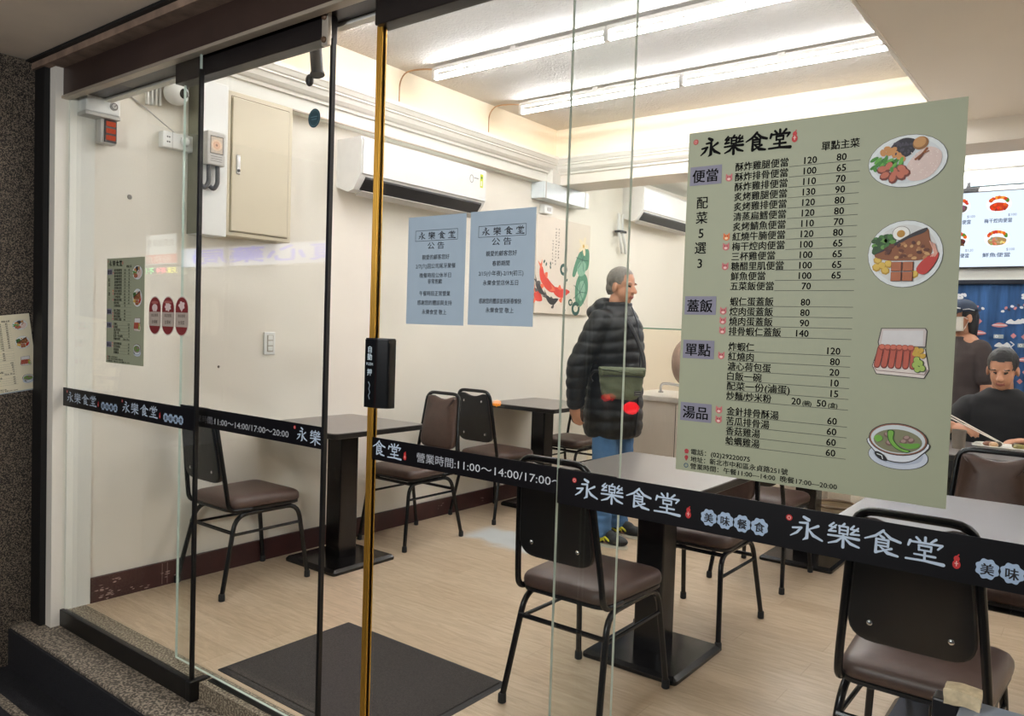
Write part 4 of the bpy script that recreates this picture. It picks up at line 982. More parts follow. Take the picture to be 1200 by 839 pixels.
# three capsule stickers
def sticker(label, x, kind):
    t = thing('capsule_sticker', label, 'sticker', (x, YF - .0055, 1.349), 0, 'red capsule stickers')
    def cap(w, h):
        P = []
        r = w / 2
        for k in range(13): a = PI * k / 12; P.append((r * math.cos(a), h / 2 - r + r * math.sin(a)))
        for k in range(13): a = PI + PI * k / 12; P.append((r * math.cos(a), -h / 2 + r + r * math.sin(a)))
        return P
    bm = bmesh.new()
    c = cap(.092, .148); loft(bm, [[(x_, -.0004 * j, z_) for x_, z_ in c] for j in (0, 1)]); finish('backing', bm, ink((216, 206, 196)), t)
    A = Art(); red = ink((134, 44, 44)); A.poly(cap(.084, .140), red, 1)
    A.rect(-.042, -.040, .042, .014, ink((186, 172, 158)), 2)
    w = ink((226, 206, 200))
    if kind == 0:
        A.oval(0, .030, .020, .014, w, 2); A.rect(-.014, .010 + .006, -.008, .03, w, 2); A.rect(.008, .016, .014, .03, w, 2); A.oval(0, .050, .026, .006, ink((176, 104, 96)), 2)
    elif kind == 1:
        A.oval(0, .034, .024, .018, w, 2, lobes=7, depth=.25); A.oval(0, .052, .03, .005, ink((176, 104, 96)), 2)
    else:
        A.oval(0, .040, .024, .017, w, 2, lobes=5, depth=.3); A.poly([(-.016, .034), (.016, .034), (0, .016)], w, 2)
    s = ('豬肉 使用', '台灣'); k = ink((60, 36, 34))
    A.text('本店使用', 0, -.004, .014, k, 3, align='c', width=.05); A.text(('台灣豬', '台灣米', '台灣菜')[kind], 0, -.030, .016, k, 3, align='c', width=.042)
    A.build('print', t, (0, -.0008, 0))
sticker('leftmost of three red capsule stickers on the left window pane', -2.928, 0)
sticker('middle of three red capsule stickers on the left window pane', -2.831, 1)
sticker('rightmost of three red capsule stickers, next to the door edge', -2.734, 2)
t = thing('round_sticker', 'round dark teal sticker high on the open door leaf', 'sticker', (-2.064, YD - .0055, 1.998))
finish('disc', lathe(bmesh.new(), [(.030, 0), (.030, .0006)], (0, 0, 0), 28, axis='y'), mat('teal_film', (46, 74, 82), .35), t)
A = Art(); A.ring(0, 0, .025, .025, .0012, ink((120, 150, 156)), 1, 28); A.line([(-.016, .004), (.016, .004)], .002, ink((120, 150, 156)), 1); A.line([(-.012, -.004), (.012, -.004)], .002, ink((120, 150, 156)), 1)
A.build('print', t, (0, -.0008, 0))
# push switch of the automatic door
t = thing('door_push_switch', 'black upright push switch with white characters on the gold door edge', 'switch', (-1.700, YD - .005, 1.100))
o = rounded_outline([(-.046, -.048), (.004, -.048), (.040, -.030), (.040, 0), (-.046, 0)], .006, 3)
finish('housing', loft(bmesh.new(), [[(x, y, z) for x, y in o] for z in (0, .200)]), mat('black_gloss_switch', (13, 14, 14), .22), t)
finish('end_cap', loft(bmesh.new(), [[(x * .96 - .001, y * .96, z) for x, y in o] for z in (.200, .204)]), M_DPLASTIC, t)
A = Art(); k = ink((206, 222, 230))
for i, ch in enumerate('自動'): A.text(ch, -.021, .163 - i * .022, .021, k, 1, align='c', bold=.02)
A.text('PUSH', -.021, .124, .012, k, 1, align='c'); A.text('押', -.021, .096, .021, k, 1, align='c', bold=.02); A.build('lettering', t, (0, -.0486, 0)); A = Art()
A.line([(-.024, .075), (-.018, .066), (-.022, .055), (-.017, .045), (-.023, .035), (-.018, .025)], .0022, ink((150, 166, 176)), 1)
A.build('scribble', t, (0, -.0486, 0))
# dark fitting hanging under the rail
t = thing('hanging_sensor', 'black cylindrical fitting hanging under the door rail near the hanger plate', 'sensor', (-2.31, 1.80, 2.275))
finish('barrel', tube(bmesh.new(), [(-.010, 0, .07), (.006, 0, -.045)], .022, 16), mat('grimy_black', (44, 38, 32), .5, var=.3, scale=60), t, True)
finish('rim', tube(bmesh.new(), [(.005, 0, -.040), (.007, 0, -.048)], .026, 16), M_DPLASTIC, t, True)
finish('stem', tube(bmesh.new(), [(-.010, 0, .07), (-.012, -.035, .125), (-.012, -.052, .125)], .007, 8), M_DPLASTIC, t, True)
finish('knob', ell(bmesh.new(), (-.032, -.004, -.060), .016, .014, .022), M_DPLASTIC, t, True)

# ================================================================== KITCHEN SIDE
YK = 6.62
# menu screen
t = thing('menu_screen', 'bright white wall screen showing rows of lunch dishes at right', 'screen', (-1.60, YK - .006, 1.888))
finish('bezel', B(0, 1.30, -.045, 0, 0, .555, .004), M_DPLASTIC, t)
finish('panel', B(.008, 1.292, -.047, -.044, .010, .548), emit('screen_white', (214, 226, 246), 1.0), t)
A = Art(); K = glow((36, 52, 84), .8)
def glowdish(cx, cz, kind):
    A.oval(cx, cz, .085, .066, glow((196, 214, 238), 1), 2); A.oval(cx, cz, .083, .064, glow((226, 234, 246), 1), 3)
    rr = random.Random(kind)
    for k in range(26):
        a = rr.uniform(.15, 3.0); u = .055 * math.cos(a); v = .035 * math.sin(a) + .012
        A.oval(cx + u, cz + v, .014, .010, glow(((214, 96, 30), (236, 150, 60), (90, 130, 40), (200, 60, 40))[k % 4], .9), 4 + k % 3, rr.uniform(0, 3), 8)
    col = ((204, 66, 36), (78, 48, 40), (176, 140, 92), (104, 88, 78))[kind % 4]
    A.blob([(cx - .055, cz - .01), (cx - .01, cz + .012), (cx + .055, cz - .004), (cx + .045, cz - .04), (cx, cz - .05), (cx - .045, cz - .04)], glow(col, .8), 7)
    for k in range(14): A.oval(cx + rr.uniform(-.045, .045), cz + rr.uniform(-.04, .0), .012, .007, glow(tuple(min(255, int(c * f)) for c in col for f in [rr.uniform(.7, 1.5)]), .9), 8, rr.uniform(0, 3), 7)
names = [('三杯雞便當', '$100'), ('酥炸雞腿便當', '$120'), ('糖醋里肌便當', '$100'), ('梅干焢肉便當', '$100'), ('紅燒牛腩便當', '$120')]
names2 = [('炙烤雞排便當', '$120'), ('酥炸排骨便當', '$100'), ('清蒸扁鱈便當', '$120'), ('鮮魚便當', '$100'), ('五菜飯便當', '$70')]
for r, nm in enumerate((names, names2)):
    for c, (s, pz) in enumerate(nm):
        cx = .140 + c * .255 - .0; cz = .455 - r * .245
        glowdish(cx, cz, c + r * 2 + 1)
        A.text(s, cx, cz - .130, .034, K, 2, align='c', width=.17, bold=.02); A.text(pz, cx + .06, cz - .088, .026, glow((90, 92, 120), .9), 9, bold=.0)
A.build('dish_pictures', t, (0, -.0474, 0))
t = thing('black_adapter', 'small black adapter with a looped wire standing on top of the menu screen', 'adapter', (-.885, YK - .03, 2.443))
finish('body', B(-.055, .055, -.02, .02, 0, .03, .004), M_DPLASTIC, t); finish('plug_block', B(-.02, .005, -.012, .012, .028, .075, .004), M_DPLASTIC, t)
finish('wire', tube(bmesh.new(), catmull([(-.008, 0, .07), (.01, 0, .105), (.045, 0, .10), (.06, 0, .05), (.056, 0, .02)], 6), .004, 6), M_DPLASTIC, t, True)
t = thing('wall_rail', 'thin grey metal rail along the kitchen wall between tube and screen', 'rail', (-1.7, YK - .03, 2.487))
finish('rod', tube(bmesh.new(), [(0, 0, 0), (2.6, 0, 0)], .011, 10), mat('grey_rod', (140, 152, 158), .35, .5), t, True)
for x in (.78, 2.0): finish('bracket', B(x - .012, x + .012, -.014, .03, -.016, .016, .003), M_GPLASTIC, t)
# curtain: a rippled cloth with printed motifs
t = thing('door_curtain', 'indigo blue door curtain with scattered white and red motifs, behind the cap wearer', 'curtain', (-1.45, YK - .07, .35))
W, H = 2.1, 1.43
def cy(x): return .016 * math.sin(x * 24) + .010 * math.sin(x * 57 + 1)
bm = bmesh.new(); N = 150; R = []
for j in range(9):
    R.append([bm.verts.new((W * i / N, cy(W * i / N) * (.5 + j / 16) - .0, H * (1 - j / 8))) for i in range(N + 1)])
for j in range(8):
    for i in range(N): bm.faces.new((R[j][i], R[j][i + 1], R[j + 1][i + 1], R[j + 1][i]))
r = bmesh.ops.extrude_face_region(bm, geom=bm.faces[:]); bmesh.ops.translate(bm, verts=[v for v in r['geom'] if isinstance(v, bmesh.types.BMVert)], vec=(0, .004, 0))
finish('cloth', bm, mat('indigo_cloth', (40, 80, 128), .85, var=.3, scale=7, stretch=(6, 6, .6)), t, True)
finish('header', B(0, W, -.028, .03, H - .012, H + .02, .004), mat('navy_header', (20, 26, 40), .8), t)
A = Art(); rr = random.Random(21); WH = ink((214, 216, 220)); PK = ink((190, 120, 120)); LB = ink((130, 170, 206))
def motif(x, z, k):
    if k == 0: A.ring(x, z, .022, .022, .009, WH, 1, 14)
    elif k == 1: A.blob([(x - .05, z), (x, z + .022), (x + .05, z), (x, z - .012)], PK, 1); A.line([(x - .04, z + .004), (x + .04, z + .004)], .006, WH, 2)
    elif k == 2: A.line([(x - .03, z - .03), (x + .03, z + .02)], .012, WH, 1)
    elif k == 3: A.poly([(x, z + .02), (x + .018, z), (x, z - .02), (x - .018, z)], PK, 1)
    elif k == 4: A.line([(x - .012, z + .03), (x + .010, z + .012), (x - .010, z - .008), (x + .008, z - .03)], .007, WH, 1)
    elif k == 5: A.oval(x, z, .014, .014, LB, 1, n=12); A.line([(x, z + .014), (x, z + .045)], .004, LB, 1)
    elif k == 6: A.rect(x - .03, z - .014, x + .03, z + .014, ink((150, 160, 160)), 1); A.ring(x - .012, z, .008, .008, .004, WH, 2, 10)
    elif k == 7: A.blob([(x - .045, z - .012), (x - .02, z + .018), (x + .005, z + .004), (x + .03, z + .02), (x + .05, z - .012)], WH, 1)
for fx in (.56, .96, 1.36, 1.76, .16):
    for k in range(5): A.oval(fx + (k % 3 - 1) * .02, H - .09 - (k // 3) * .02, .014, .010, WH, 1, k)
    for k in range(16):
        x = fx - .14 + k * .0185; z = H - .205 + .03 * math.sin((x - fx + .14) / .28 * PI) + (k % 2) * .018
        A.oval(x, z, .012, .009, (WH, PK, ink((30, 40, 70)))[k % 3], 1 + k % 2, k, 8)
    z = H - .29
    while z > .05:
        for x in (-.14, -.075, .0, .07, .135): motif(fx + x + rr.uniform(-.018, .018), z + rr.uniform(-.02, .02), rr.randrange(8))
        z -= .085
A.build('printed_motifs', t, (0, -.030, 0))
# steel counter and fan
t = thing('steel_counter', 'stainless steel kitchen counter behind the standing man', 'counter', (-3.05, 5.36, 0))
finish('cabinet_body', B(.02, 1.60, .02, .62, .08, .82, .004), M_STEEL, t)
finish('plinth', B(.05, 1.57, .06, .60, 0, .08), M_DPLASTIC, t)
finish('worktop', B(0, 1.62, 0, .64, .82, .862, .006), mat('steel_worktop', (224, 220, 212), .32, .6), t)
for x in (.48, 1.05): finish('door_seam', B(x - .002, x + .002, .0185, .022, .09, .81), M_DPLASTIC, t)
t = thing('covered_fan', 'desk fan under a taupe cloth cover on the steel counter', 'fan', (-2.60, 5.60, .862))
bm = bmesh.new(); ell(bm, (0, 0, .26), .10, .17, .185, None, 18, 12); ell(bm, (-.06, .01, .26), .06, .09, .09, None)
o = remesh(bm, .012, 4)
finish('cloth_cover', o, mat('taupe_cloth', (150, 128, 112), .85, var=.1, scale=12, bump=.3, bscale=30), t, True, autosmooth=False)
finish('stand', tube(bmesh.new(), [(.03, 0, .03), (.02, 0, .10)], .022, 12), M_DPLASTIC, t, True)
finish('foot', lathe(bmesh.new(), [(.07, 0), (.068, .02), (.03, .035)], (.03, 0, 0), 20), M_DPLASTIC, t, True)
t = thing('steel_tap', 'low steel tap lying along the back of the kitchen counter', 'tap', (-2.86, 5.70, .862))
finish('spout', tube(bmesh.new(), catmull([(0, 0, 0), (0, 0, .05), (.03, 0, .075), (.16, -.01, .07), (.18, -.01, .05)], 5), .011, 10), M_CHROME, t, True); finish('collar', lathe(bmesh.new(), [(.022, 0), (.02, .012)], (0, 0, 0), 16), M_CHROME, t)
# bin
t = thing('waste_bin', 'cream round waste bin standing on the floor beyond the second-row table', 'bin', (-1.35, 5.20, 0))
finish('body', lathe(bmesh.new(), [(.10, 0), (.105, .01), (.125, .28), (.122, .285), (.10, .02), (.01, .018)], seg=28), mat('cream_bin', (216, 198, 168), .45), t, True)
finish('rim', tube(bmesh.new(), [(.126 * math.cos(a), .126 * math.sin(a), .285) for a in [2 * PI * k / 28 for k in range(28)]], .009, 8, True), mat('tan_rim', (150, 128, 102), .45), t, True)
# plate of food, chopsticks and cup on the diner's table
TX, TY = -0.470, 4.790
t = thing('food_plate', 'white oblong plate with leftover food before the seated diner', 'plate', (TX + .06, TY + .13, .780))
o = rounded_outline([(-.17, -.10), (.17, -.10), (.17, .10), (-.17, .10)], .05)
finish('dish', cushion(bmesh.new(), o, [(.04, 0), (.03, .002), (0, .018), (.004, .021), (.035, .008), (.5, .007)], lambda x, y, h: (x, y, h)), mat('white_melamine', (238, 236, 226), .25), t, True)
for k, (x, y, m) in enumerate(((-.09, .0, (120, 74, 48)), (-.06, .02, (70, 60, 40)), (-.07, -.02, (186, 150, 110)), (.05, -.02, (120, 110, 50)), (.08, .02, (150, 120, 60)), (.03, .03, (90, 70, 44)))):
    finish('food_piece', ell(bmesh.new(), (x, y, .022), .034, .022, .016, Matrix.Rotation(k, 3, 'Z'), 10, 6), mat('food_%d' % k, m, .5, var=.3, scale=60), t, True)
t = thing('paper_cup', 'grey brown cup on the table at the left hand of the diner', 'cup', (TX - .155, TY - .04, .780))
finish('wall', lathe(bmesh.new(), [(.030, 0), (.036, .10), (.034, .10), (.028, .004)], seg=22), mat('taupe_cup', (120, 110, 98), .5), t, True); finish('drink', lathe(bmesh.new(), [(.032, .088), (.001, .0885)], seg=22), mat('tea', (90, 60, 36), .1), t)
# low post with taped corner just outside the glass
t = thing('sign_stand', 'grey blue topped stand with beige taped black post, bottom right corner', 'stand', (-.125, 1.20, -.25))
finish('top_board', B(-.012, .20, -.09, .012, 1.098, 1.116, .003), mat('grey_blue_board', (126, 136, 150), .4), t)
finish('post', B(-.045, -.014, -.02, .012, 0, 1.118, .003), M_DPLASTIC, t)
bm = B(-.021, .021, -.015, .015, -.010, .010)
bmesh.ops.subdivide_edges(bm, edges=bm.edges[:], cuts=7, use_grid_fill=True)
for v in bm.verts:
    n = noise.noise_vector(v.co * 60); v.co += n * .003; v.co.z -= 8.0 * v.co.x ** 2
finish('tape_wrap', bm, mat('beige_tape', (196, 180, 146), .7, var=.2, scale=90), t, True, loc=(-.010, -.010, 1.128))

# ================================================================== PEOPLE
def frame_of(fwd, up=(0, 0, 1)):
    f = Vector(fwd).normalized(); u = Vector(up); u = (u - f * u.dot(f)).normalized(); r = f.cross(u)
    return Matrix((r, f, u)).transposed()          # columns: right, forward, up
def head_into(bm, c, R, s=1.0):
    def P(x, y, z): return Vector(c) + R @ Vector((x * s, y * s, z * s))
    ell(bm, P(0, -.012, .030), .074 * s, .092 * s, .088 * s, R)          # skull
    ell(bm, P(0, .020, -.030), .060 * s, .068 * s, .080 * s, R)          # face
    ell(bm, P(0, .048, -.088), .030 * s, .026 * s, .022 * s, R)          # chin
    ell(bm, P(0, .020, -.075), .046 * s, .052 * s, .034 * s, R)          # jaw
    caps(bm, P(0, .082, .008), P(0, .102, -.026), .009 * s, .014 * s, 10)  # nose
    for q in (-1, 1):
        ell(bm, P(q * .076, -.006, -.012), .009 * s, .020 * s, .032 * s, R)   # ears
        ell(bm, P(q * .032, .076, .022), .020 * s, .012 * s, .007 * s, R)      # brow
        ell(bm, P(q * .012, .094, -.028), .008 * s, .009 * s, .007 * s, R)
    ell(bm, P(0, .080, -.058), .022 * s, .010 * s, .006 * s, R); ell(bm, P(0, .078, -.067), .019 * s, .010 * s, .006 * s, R)
    return P
def hand_into(bm, wrist, fwd, palm_n, side, curl=.5, s=1.0):
    """palm + four fingers + thumb; side=+1 puts the thumb on +(fwd x palm_n)"""
    f = Vector(fwd).normalized(); n = Vector(palm_n); n = (n - f * n.dot(f)).normalized(); r = f.cross(n) * side
    w = Vector(wrist)
    R = Matrix((r, f, n)).transposed()
    ell(bm, w + f * .045 * s, .040 * s, .050 * s, .016 * s, R)
    for k, (off, ln) in enumerate(((.027, .068), (.009, .078), (-.009, .072), (-.026, .056))):
        p = w + f * .080 * s + r * off * s; d = f.copy(); a = 0
        for j, q in enumerate((.42, .32, .26)):
            a += curl * (.55 + .25 * j)
            d = f * math.cos(a) + n * math.sin(a)
            e = p + d * ln * q * s
            caps(bm, p, e, (.0098 - .0011 * j) * s, (.0088 - .0011 * j) * s, 9); p = e
    p = w + f * .022 * s + r * .030 * s
    q = p + (f * .55 + r * .62 + n * .35).normalized() * .042 * s; caps(bm, p, q, .013 * s, .011 * s, 9)
    caps(bm, q, q + (f * .85 + r * .10 + n * .45).normalized() * .032 * s, .011 * s, .009 * s, 9)
def body_mesh(name, parent, bm, P, R, vox=.0055):
    bm = remesh(bm, vox, 3)
    bm.faces.ensure_lookup_table()
    eyes = [P(q * .032, .084, .006) for q in (-1, 1)]; lip = P(0, .088, -.062)
    brow = [P(q * .034, .086, .026) for q in (-1, 1)]
    iR = R.inverted()
    for f in bm.faces:
        c = f.calc_center_median()
        for e in eyes:
            d = iR @ (c - e)
            if abs(d.x) < .015 and abs(d.z) < .0055 and abs(d.y) < .02: f.material_index = 1
        d = iR @ (c - lip)
        if abs(d.x) < .022 and abs(d.z) < .008 and abs(d.y) < .02: f.material_index = 2
        for e in brow:
            d = iR @ (c - e)
            if abs(d.x) < .016 and abs(d.z) < .0028 and abs(d.y) < .02: f.material_index = 1
    return finish(name, bm, [M_SKIN, M_EYE, M_LIP], parent, True, autosmooth=False)
def sect(c, rx, ry, n=28, p=2.3):
    out = []
    for k in range(n):
        a = 2 * PI * k / n; ca, sa = math.cos(a), math.sin(a)
        out.append((c[0] + rx * math.copysign(abs(ca) ** (2 / p), ca), c[1] + ry * math.copysign(abs(sa) ** (2 / p), sa), c[2]))
    return out
def displace(bm, fn):
    bm.normal_update()
    for v, d in [(v, v.normal * fn(v.co)) for v in bm.verts]: v.co += d
    return bm
# ---- the standing man: faces +x of the room, so his right side is towards the window
def standing_man():
    t = thing('person', 'standing person in black puffer jacket, blue jeans and black and yellow shoes', 'person', (-2.525, 4.375, 0), -PI / 2)
    R = frame_of((.06, 1, -.10)); hc = (0, .030, 1.630)
    bm = bmesh.new(); P = head_into(bm, hc, R)
    caps(bm, (0, -.02, 1.44), (0, .012, 1.57), .062, .056)
    for c, rx, ry in (((0, 0, .95), .15, .11), ((0, 0, 1.10), .14, .105), ((0, 0, 1.25), .16, .11), ((0, -.01, 1.38), .16, .10)): ell(bm, c, rx, ry, .14)
    J = {}
    for s in (-1, 1):
        sh = Vector((s * .185, -.02, 1.405)); el = Vector((s * .255, -.115 if s > 0 else -.06, 1.12)); wr = Vector((s * .245, -.135 if s > 0 else .02, .875))
        J[s] = (sh, el, wr)
        caps(bm, sh, el, .052, .042); caps(bm, el, wr, .042, .028)
        if s > 0: hand_into(bm, wr, (-.05, .10, -1), (-1, .2, 0), -1, .55)
        else: hand_into(bm, wr, (.05, .15, -1), (1, .2, 0), 1, .55)
        hip = Vector((s * .095, 0, .90)); kn = Vector((s * .118, .025 if s > 0 else .0, .49)); an = Vector((s * .142, .005 if s > 0 else -.035, .085))
        J[s] += (hip, kn, an)
        caps(bm, hip, kn, .085, .056); caps(bm, kn, an, .054, .036)
        caps(bm, an + Vector((0, 0, -.04)), an + Vector((0, .14, -.055)), .032, .026)
    body = body_mesh('body', t, bm, P, R)
    # short grey hair
    bm = bmesh.new(); ell(bm, P(0, -.020, .040), .080, .094, .088, R); ell(bm, P(0, -.052, -.010), .070, .056, .070, R)
    hb = remesh(bm, .006, 2)
    iR = R.inverted(); kill = []
    for v in hb.verts:
        d = iR @ (v.co - Vector(hc))
        if (d.y > .045 and d.z < .075) or (d.z < -.012 and d.y > -.020) or d.z < -.062: kill.append(v)
    bmesh.ops.delete(hb, geom=kill, context='VERTS')
    displace(hb, lambda c: .0025 * noise.noise(c * 90))
    finish('hair', hb, M_HAIRG, body, True, autosmooth=False)
    # jeans
    bm = bmesh.new(); ell(bm, (0, 0, .90), .150, .115, .13)
    for s in (-1, 1):
        sh, el, wr, hip, kn, an = J[s]
        caps(bm, hip, kn, .093, .083); caps(bm, kn, an + Vector((0, .0, .02)), .083, .070)
        loft(bm, [sect((an.x, an.y + .005, z), r, r, 20) for z, r in ((.055, .074), (.10, .076), (.18, .074))])
    bm = remesh(bm, .007, 2)
    displace(bm, lambda c: .004 * noise.noise(Vector((c.x * 12, c.y * 12, c.z * 26))) + .003 * math.sin(c.z * 95 + 6 * noise.noise(c * 5)) * max(0, 1 - abs(c.z - .14) / .14))
    finish('jeans', bm, mat('blue_denim', (74, 112, 154), .85, var=.22, scale=9, bump=.15, bscale=300), body, True, autosmooth=False)
    # shoes
    for s in (-1, 1):
        an = J[s][5]; x, y = an.x, an.y
        bm = bmesh.new()
        ell(bm, (x, y + .13, .042), .045, .085, .034); ell(bm, (x, y + .02, .052), .040, .080, .046); caps(bm, (x, y, .05), (x, y - .005, .085), .042, .040)
        ell(bm, (x, y + .085, .060), .036, .060, .038)
        bm = remesh(bm, .006, 3)
        for v in bm.verts: v.co.z = max(v.co.z, .012)
        sh = finish('shoe', bm, mat('black_mesh_shoe', (24, 26, 24), .6, var=.2, scale=80), body, True, autosmooth=False)
        o = [(x + .047 * math.sin(a) * (1.0 if math.cos(a) > 0 else .86), y + .066 + .148 * math.cos(a)) for a in [2 * PI * k / 28 for k in range(28)]]
        finish('sole', loft(bmesh.new(), [[(a, b, z) for a, b in o] for z in (0, .016)] ), mat('pale_sole', (206, 204, 190), .6), sh)
        bm = bmesh.new()
        for q in (-1, 1):
            px = x + q * .046
            for a, b in (((y - .01, .048), (y + .04, .032)), ((y + .04, .032), (y + .075, .062)), ((y + .015, .066), (y + .075, .040)), ((y + .075, .062), (y + .105, .040))):
                tube(bm, [(px - q * .003, a[0], a[1]), (px - q * (.003 if b[0] < y + .09 else .008), b[0], b[1])], .0065, 6)
        finish('side_stripes', bm, mat('neon_yellow_stripe', (216, 210, 44), .5), sh)
    # puffer jacket
    bm = bmesh.new()
    loft(bm, [sect((0, .0, z), rx, ry) for z, rx, ry in ((.675, .185, .150), (.70, .205, .168), (.80, .205, .172), (.95, .195, .168), (1.10, .188, .162), (1.25, .200, .162), (1.36, .205, .148), (1.43, .165, .125), (1.49, .095, .095), (1.525, .085, .088))])
    for s in (-1, 1):
        sh, el, wr = J[s][:3]
        caps(bm, sh + Vector((-s * .03, 0, -.01)), el, .088, .074); caps(bm, el, wr + (el - wr).normalized() * .02, .074, .056)
    ell(bm, (0, -.125, 1.455), .135, .060, .072); ell(bm, (0, -.085, 1.50), .115, .065, .055)
    bm = remesh(bm, .009, 3)
    def quilt(c):
        k = abs(math.sin(PI * (c.z + .10 * abs(c.x) + .012 * noise.noise(c * 7)) / .072))
        return .010 * (k ** .55) - .004 + .0035 * noise.noise(c * 22)
    displace(bm, quilt)
    jk = finish('puffer_jacket', bm, mat('black_nylon', (13, 14, 15), .5, var=.15, scale=12), body, True, autosmooth=False)
    bm = bmesh.new(); tube(bm, [(.012, .170, .69), (.008, .182, .85), (.004, .176, 1.05), (0, .180, 1.25), (0, .150, 1.40), (0, .105, 1.50)], .0045, 6)
    finish('zip', bm, mat('dark_zip', (70, 72, 78), .3, .6), jk, True)
    return t
standing_man()
# his shoulder bag
t = thing('shoulder_bag', 'olive green shoulder bag slung at the front of the standing man', 'bag', (-2.366, 4.180, .93), math.radians(38))
bo = rounded_outline([(-.115, .0), (.115, .0), (.140, .195), (-.140, .195)], [.05, .05, .03, .03])
bm = cushion(bmesh.new(), bo, [(.03, -.010), (.008, .0), (0, .018), (0, .075), (.010, .092), (.03, .10)], lambda x, v, h: (x, -h + .04, v))
bmesh.ops.triangulate(bm, faces=[f for f in bm.faces if len(f.verts) > 4])
bm = remesh(bm, .008, 2); displace(bm, lambda c: .006 * noise.noise(Vector((c.x * 14, c.z * 30, c.y * 10))))
M_OLIVE = mat('olive_nylon', (92, 98, 74), .6, var=.12, scale=14, bump=.2, bscale=60)
bag = finish('pouch', bm, M_OLIVE, t, True, autosmooth=False)
bm = cushion(bmesh.new(), rounded_outline([(-.138, .145), (.138, .145), (.145, .205), (-.145, .205)], .018), [(.012, .0), (.002, .02), (0, .078), (.006, .102), (.02, .108)], lambda x, v, h: (x, -h + .04, v + .010 * math.cos(x * 11) - .008))
finish('flap', bm, M_OLIVE, t, True, autosmooth=False)
finish('zip_line', tube(bmesh.new(), [(x, -.068, .140 + .006 * math.cos(x * 11)) for x in [-.12 + .02 * k for k in range(13)]], .003, 6), mat('dark_zip', (70, 72, 78), .3, .6), t, True)
finish('badge', B(.072, .118, -.0665, -.058, .028, .058, .003), M_DPLASTIC, t)
A = Art(); A.frame(.076, .032, .114, .054, .002, ink((150, 150, 146)), 1); A.line([(.082, .043), (.108, .043)], .004, ink((150, 150, 146)), 1); A.build('badge_print', t, (0, -.0666, 0))
finish('strap', tube(bmesh.new(), catmull([(.138, .0, .19), (.130, .030, .28), (.075, .085, .42), (.015, .150, .53), (-.03, .215, .575)], 6), .013, 8), M_DPLASTIC, t, True)
finish('side_strap', tube(bmesh.new(), catmull([(-.138, .0, .17), (-.165, .02, .165), (-.185, .05, .13), (-.170, .06, .10)], 6), .009, 8), M_DPLASTIC, t, True)

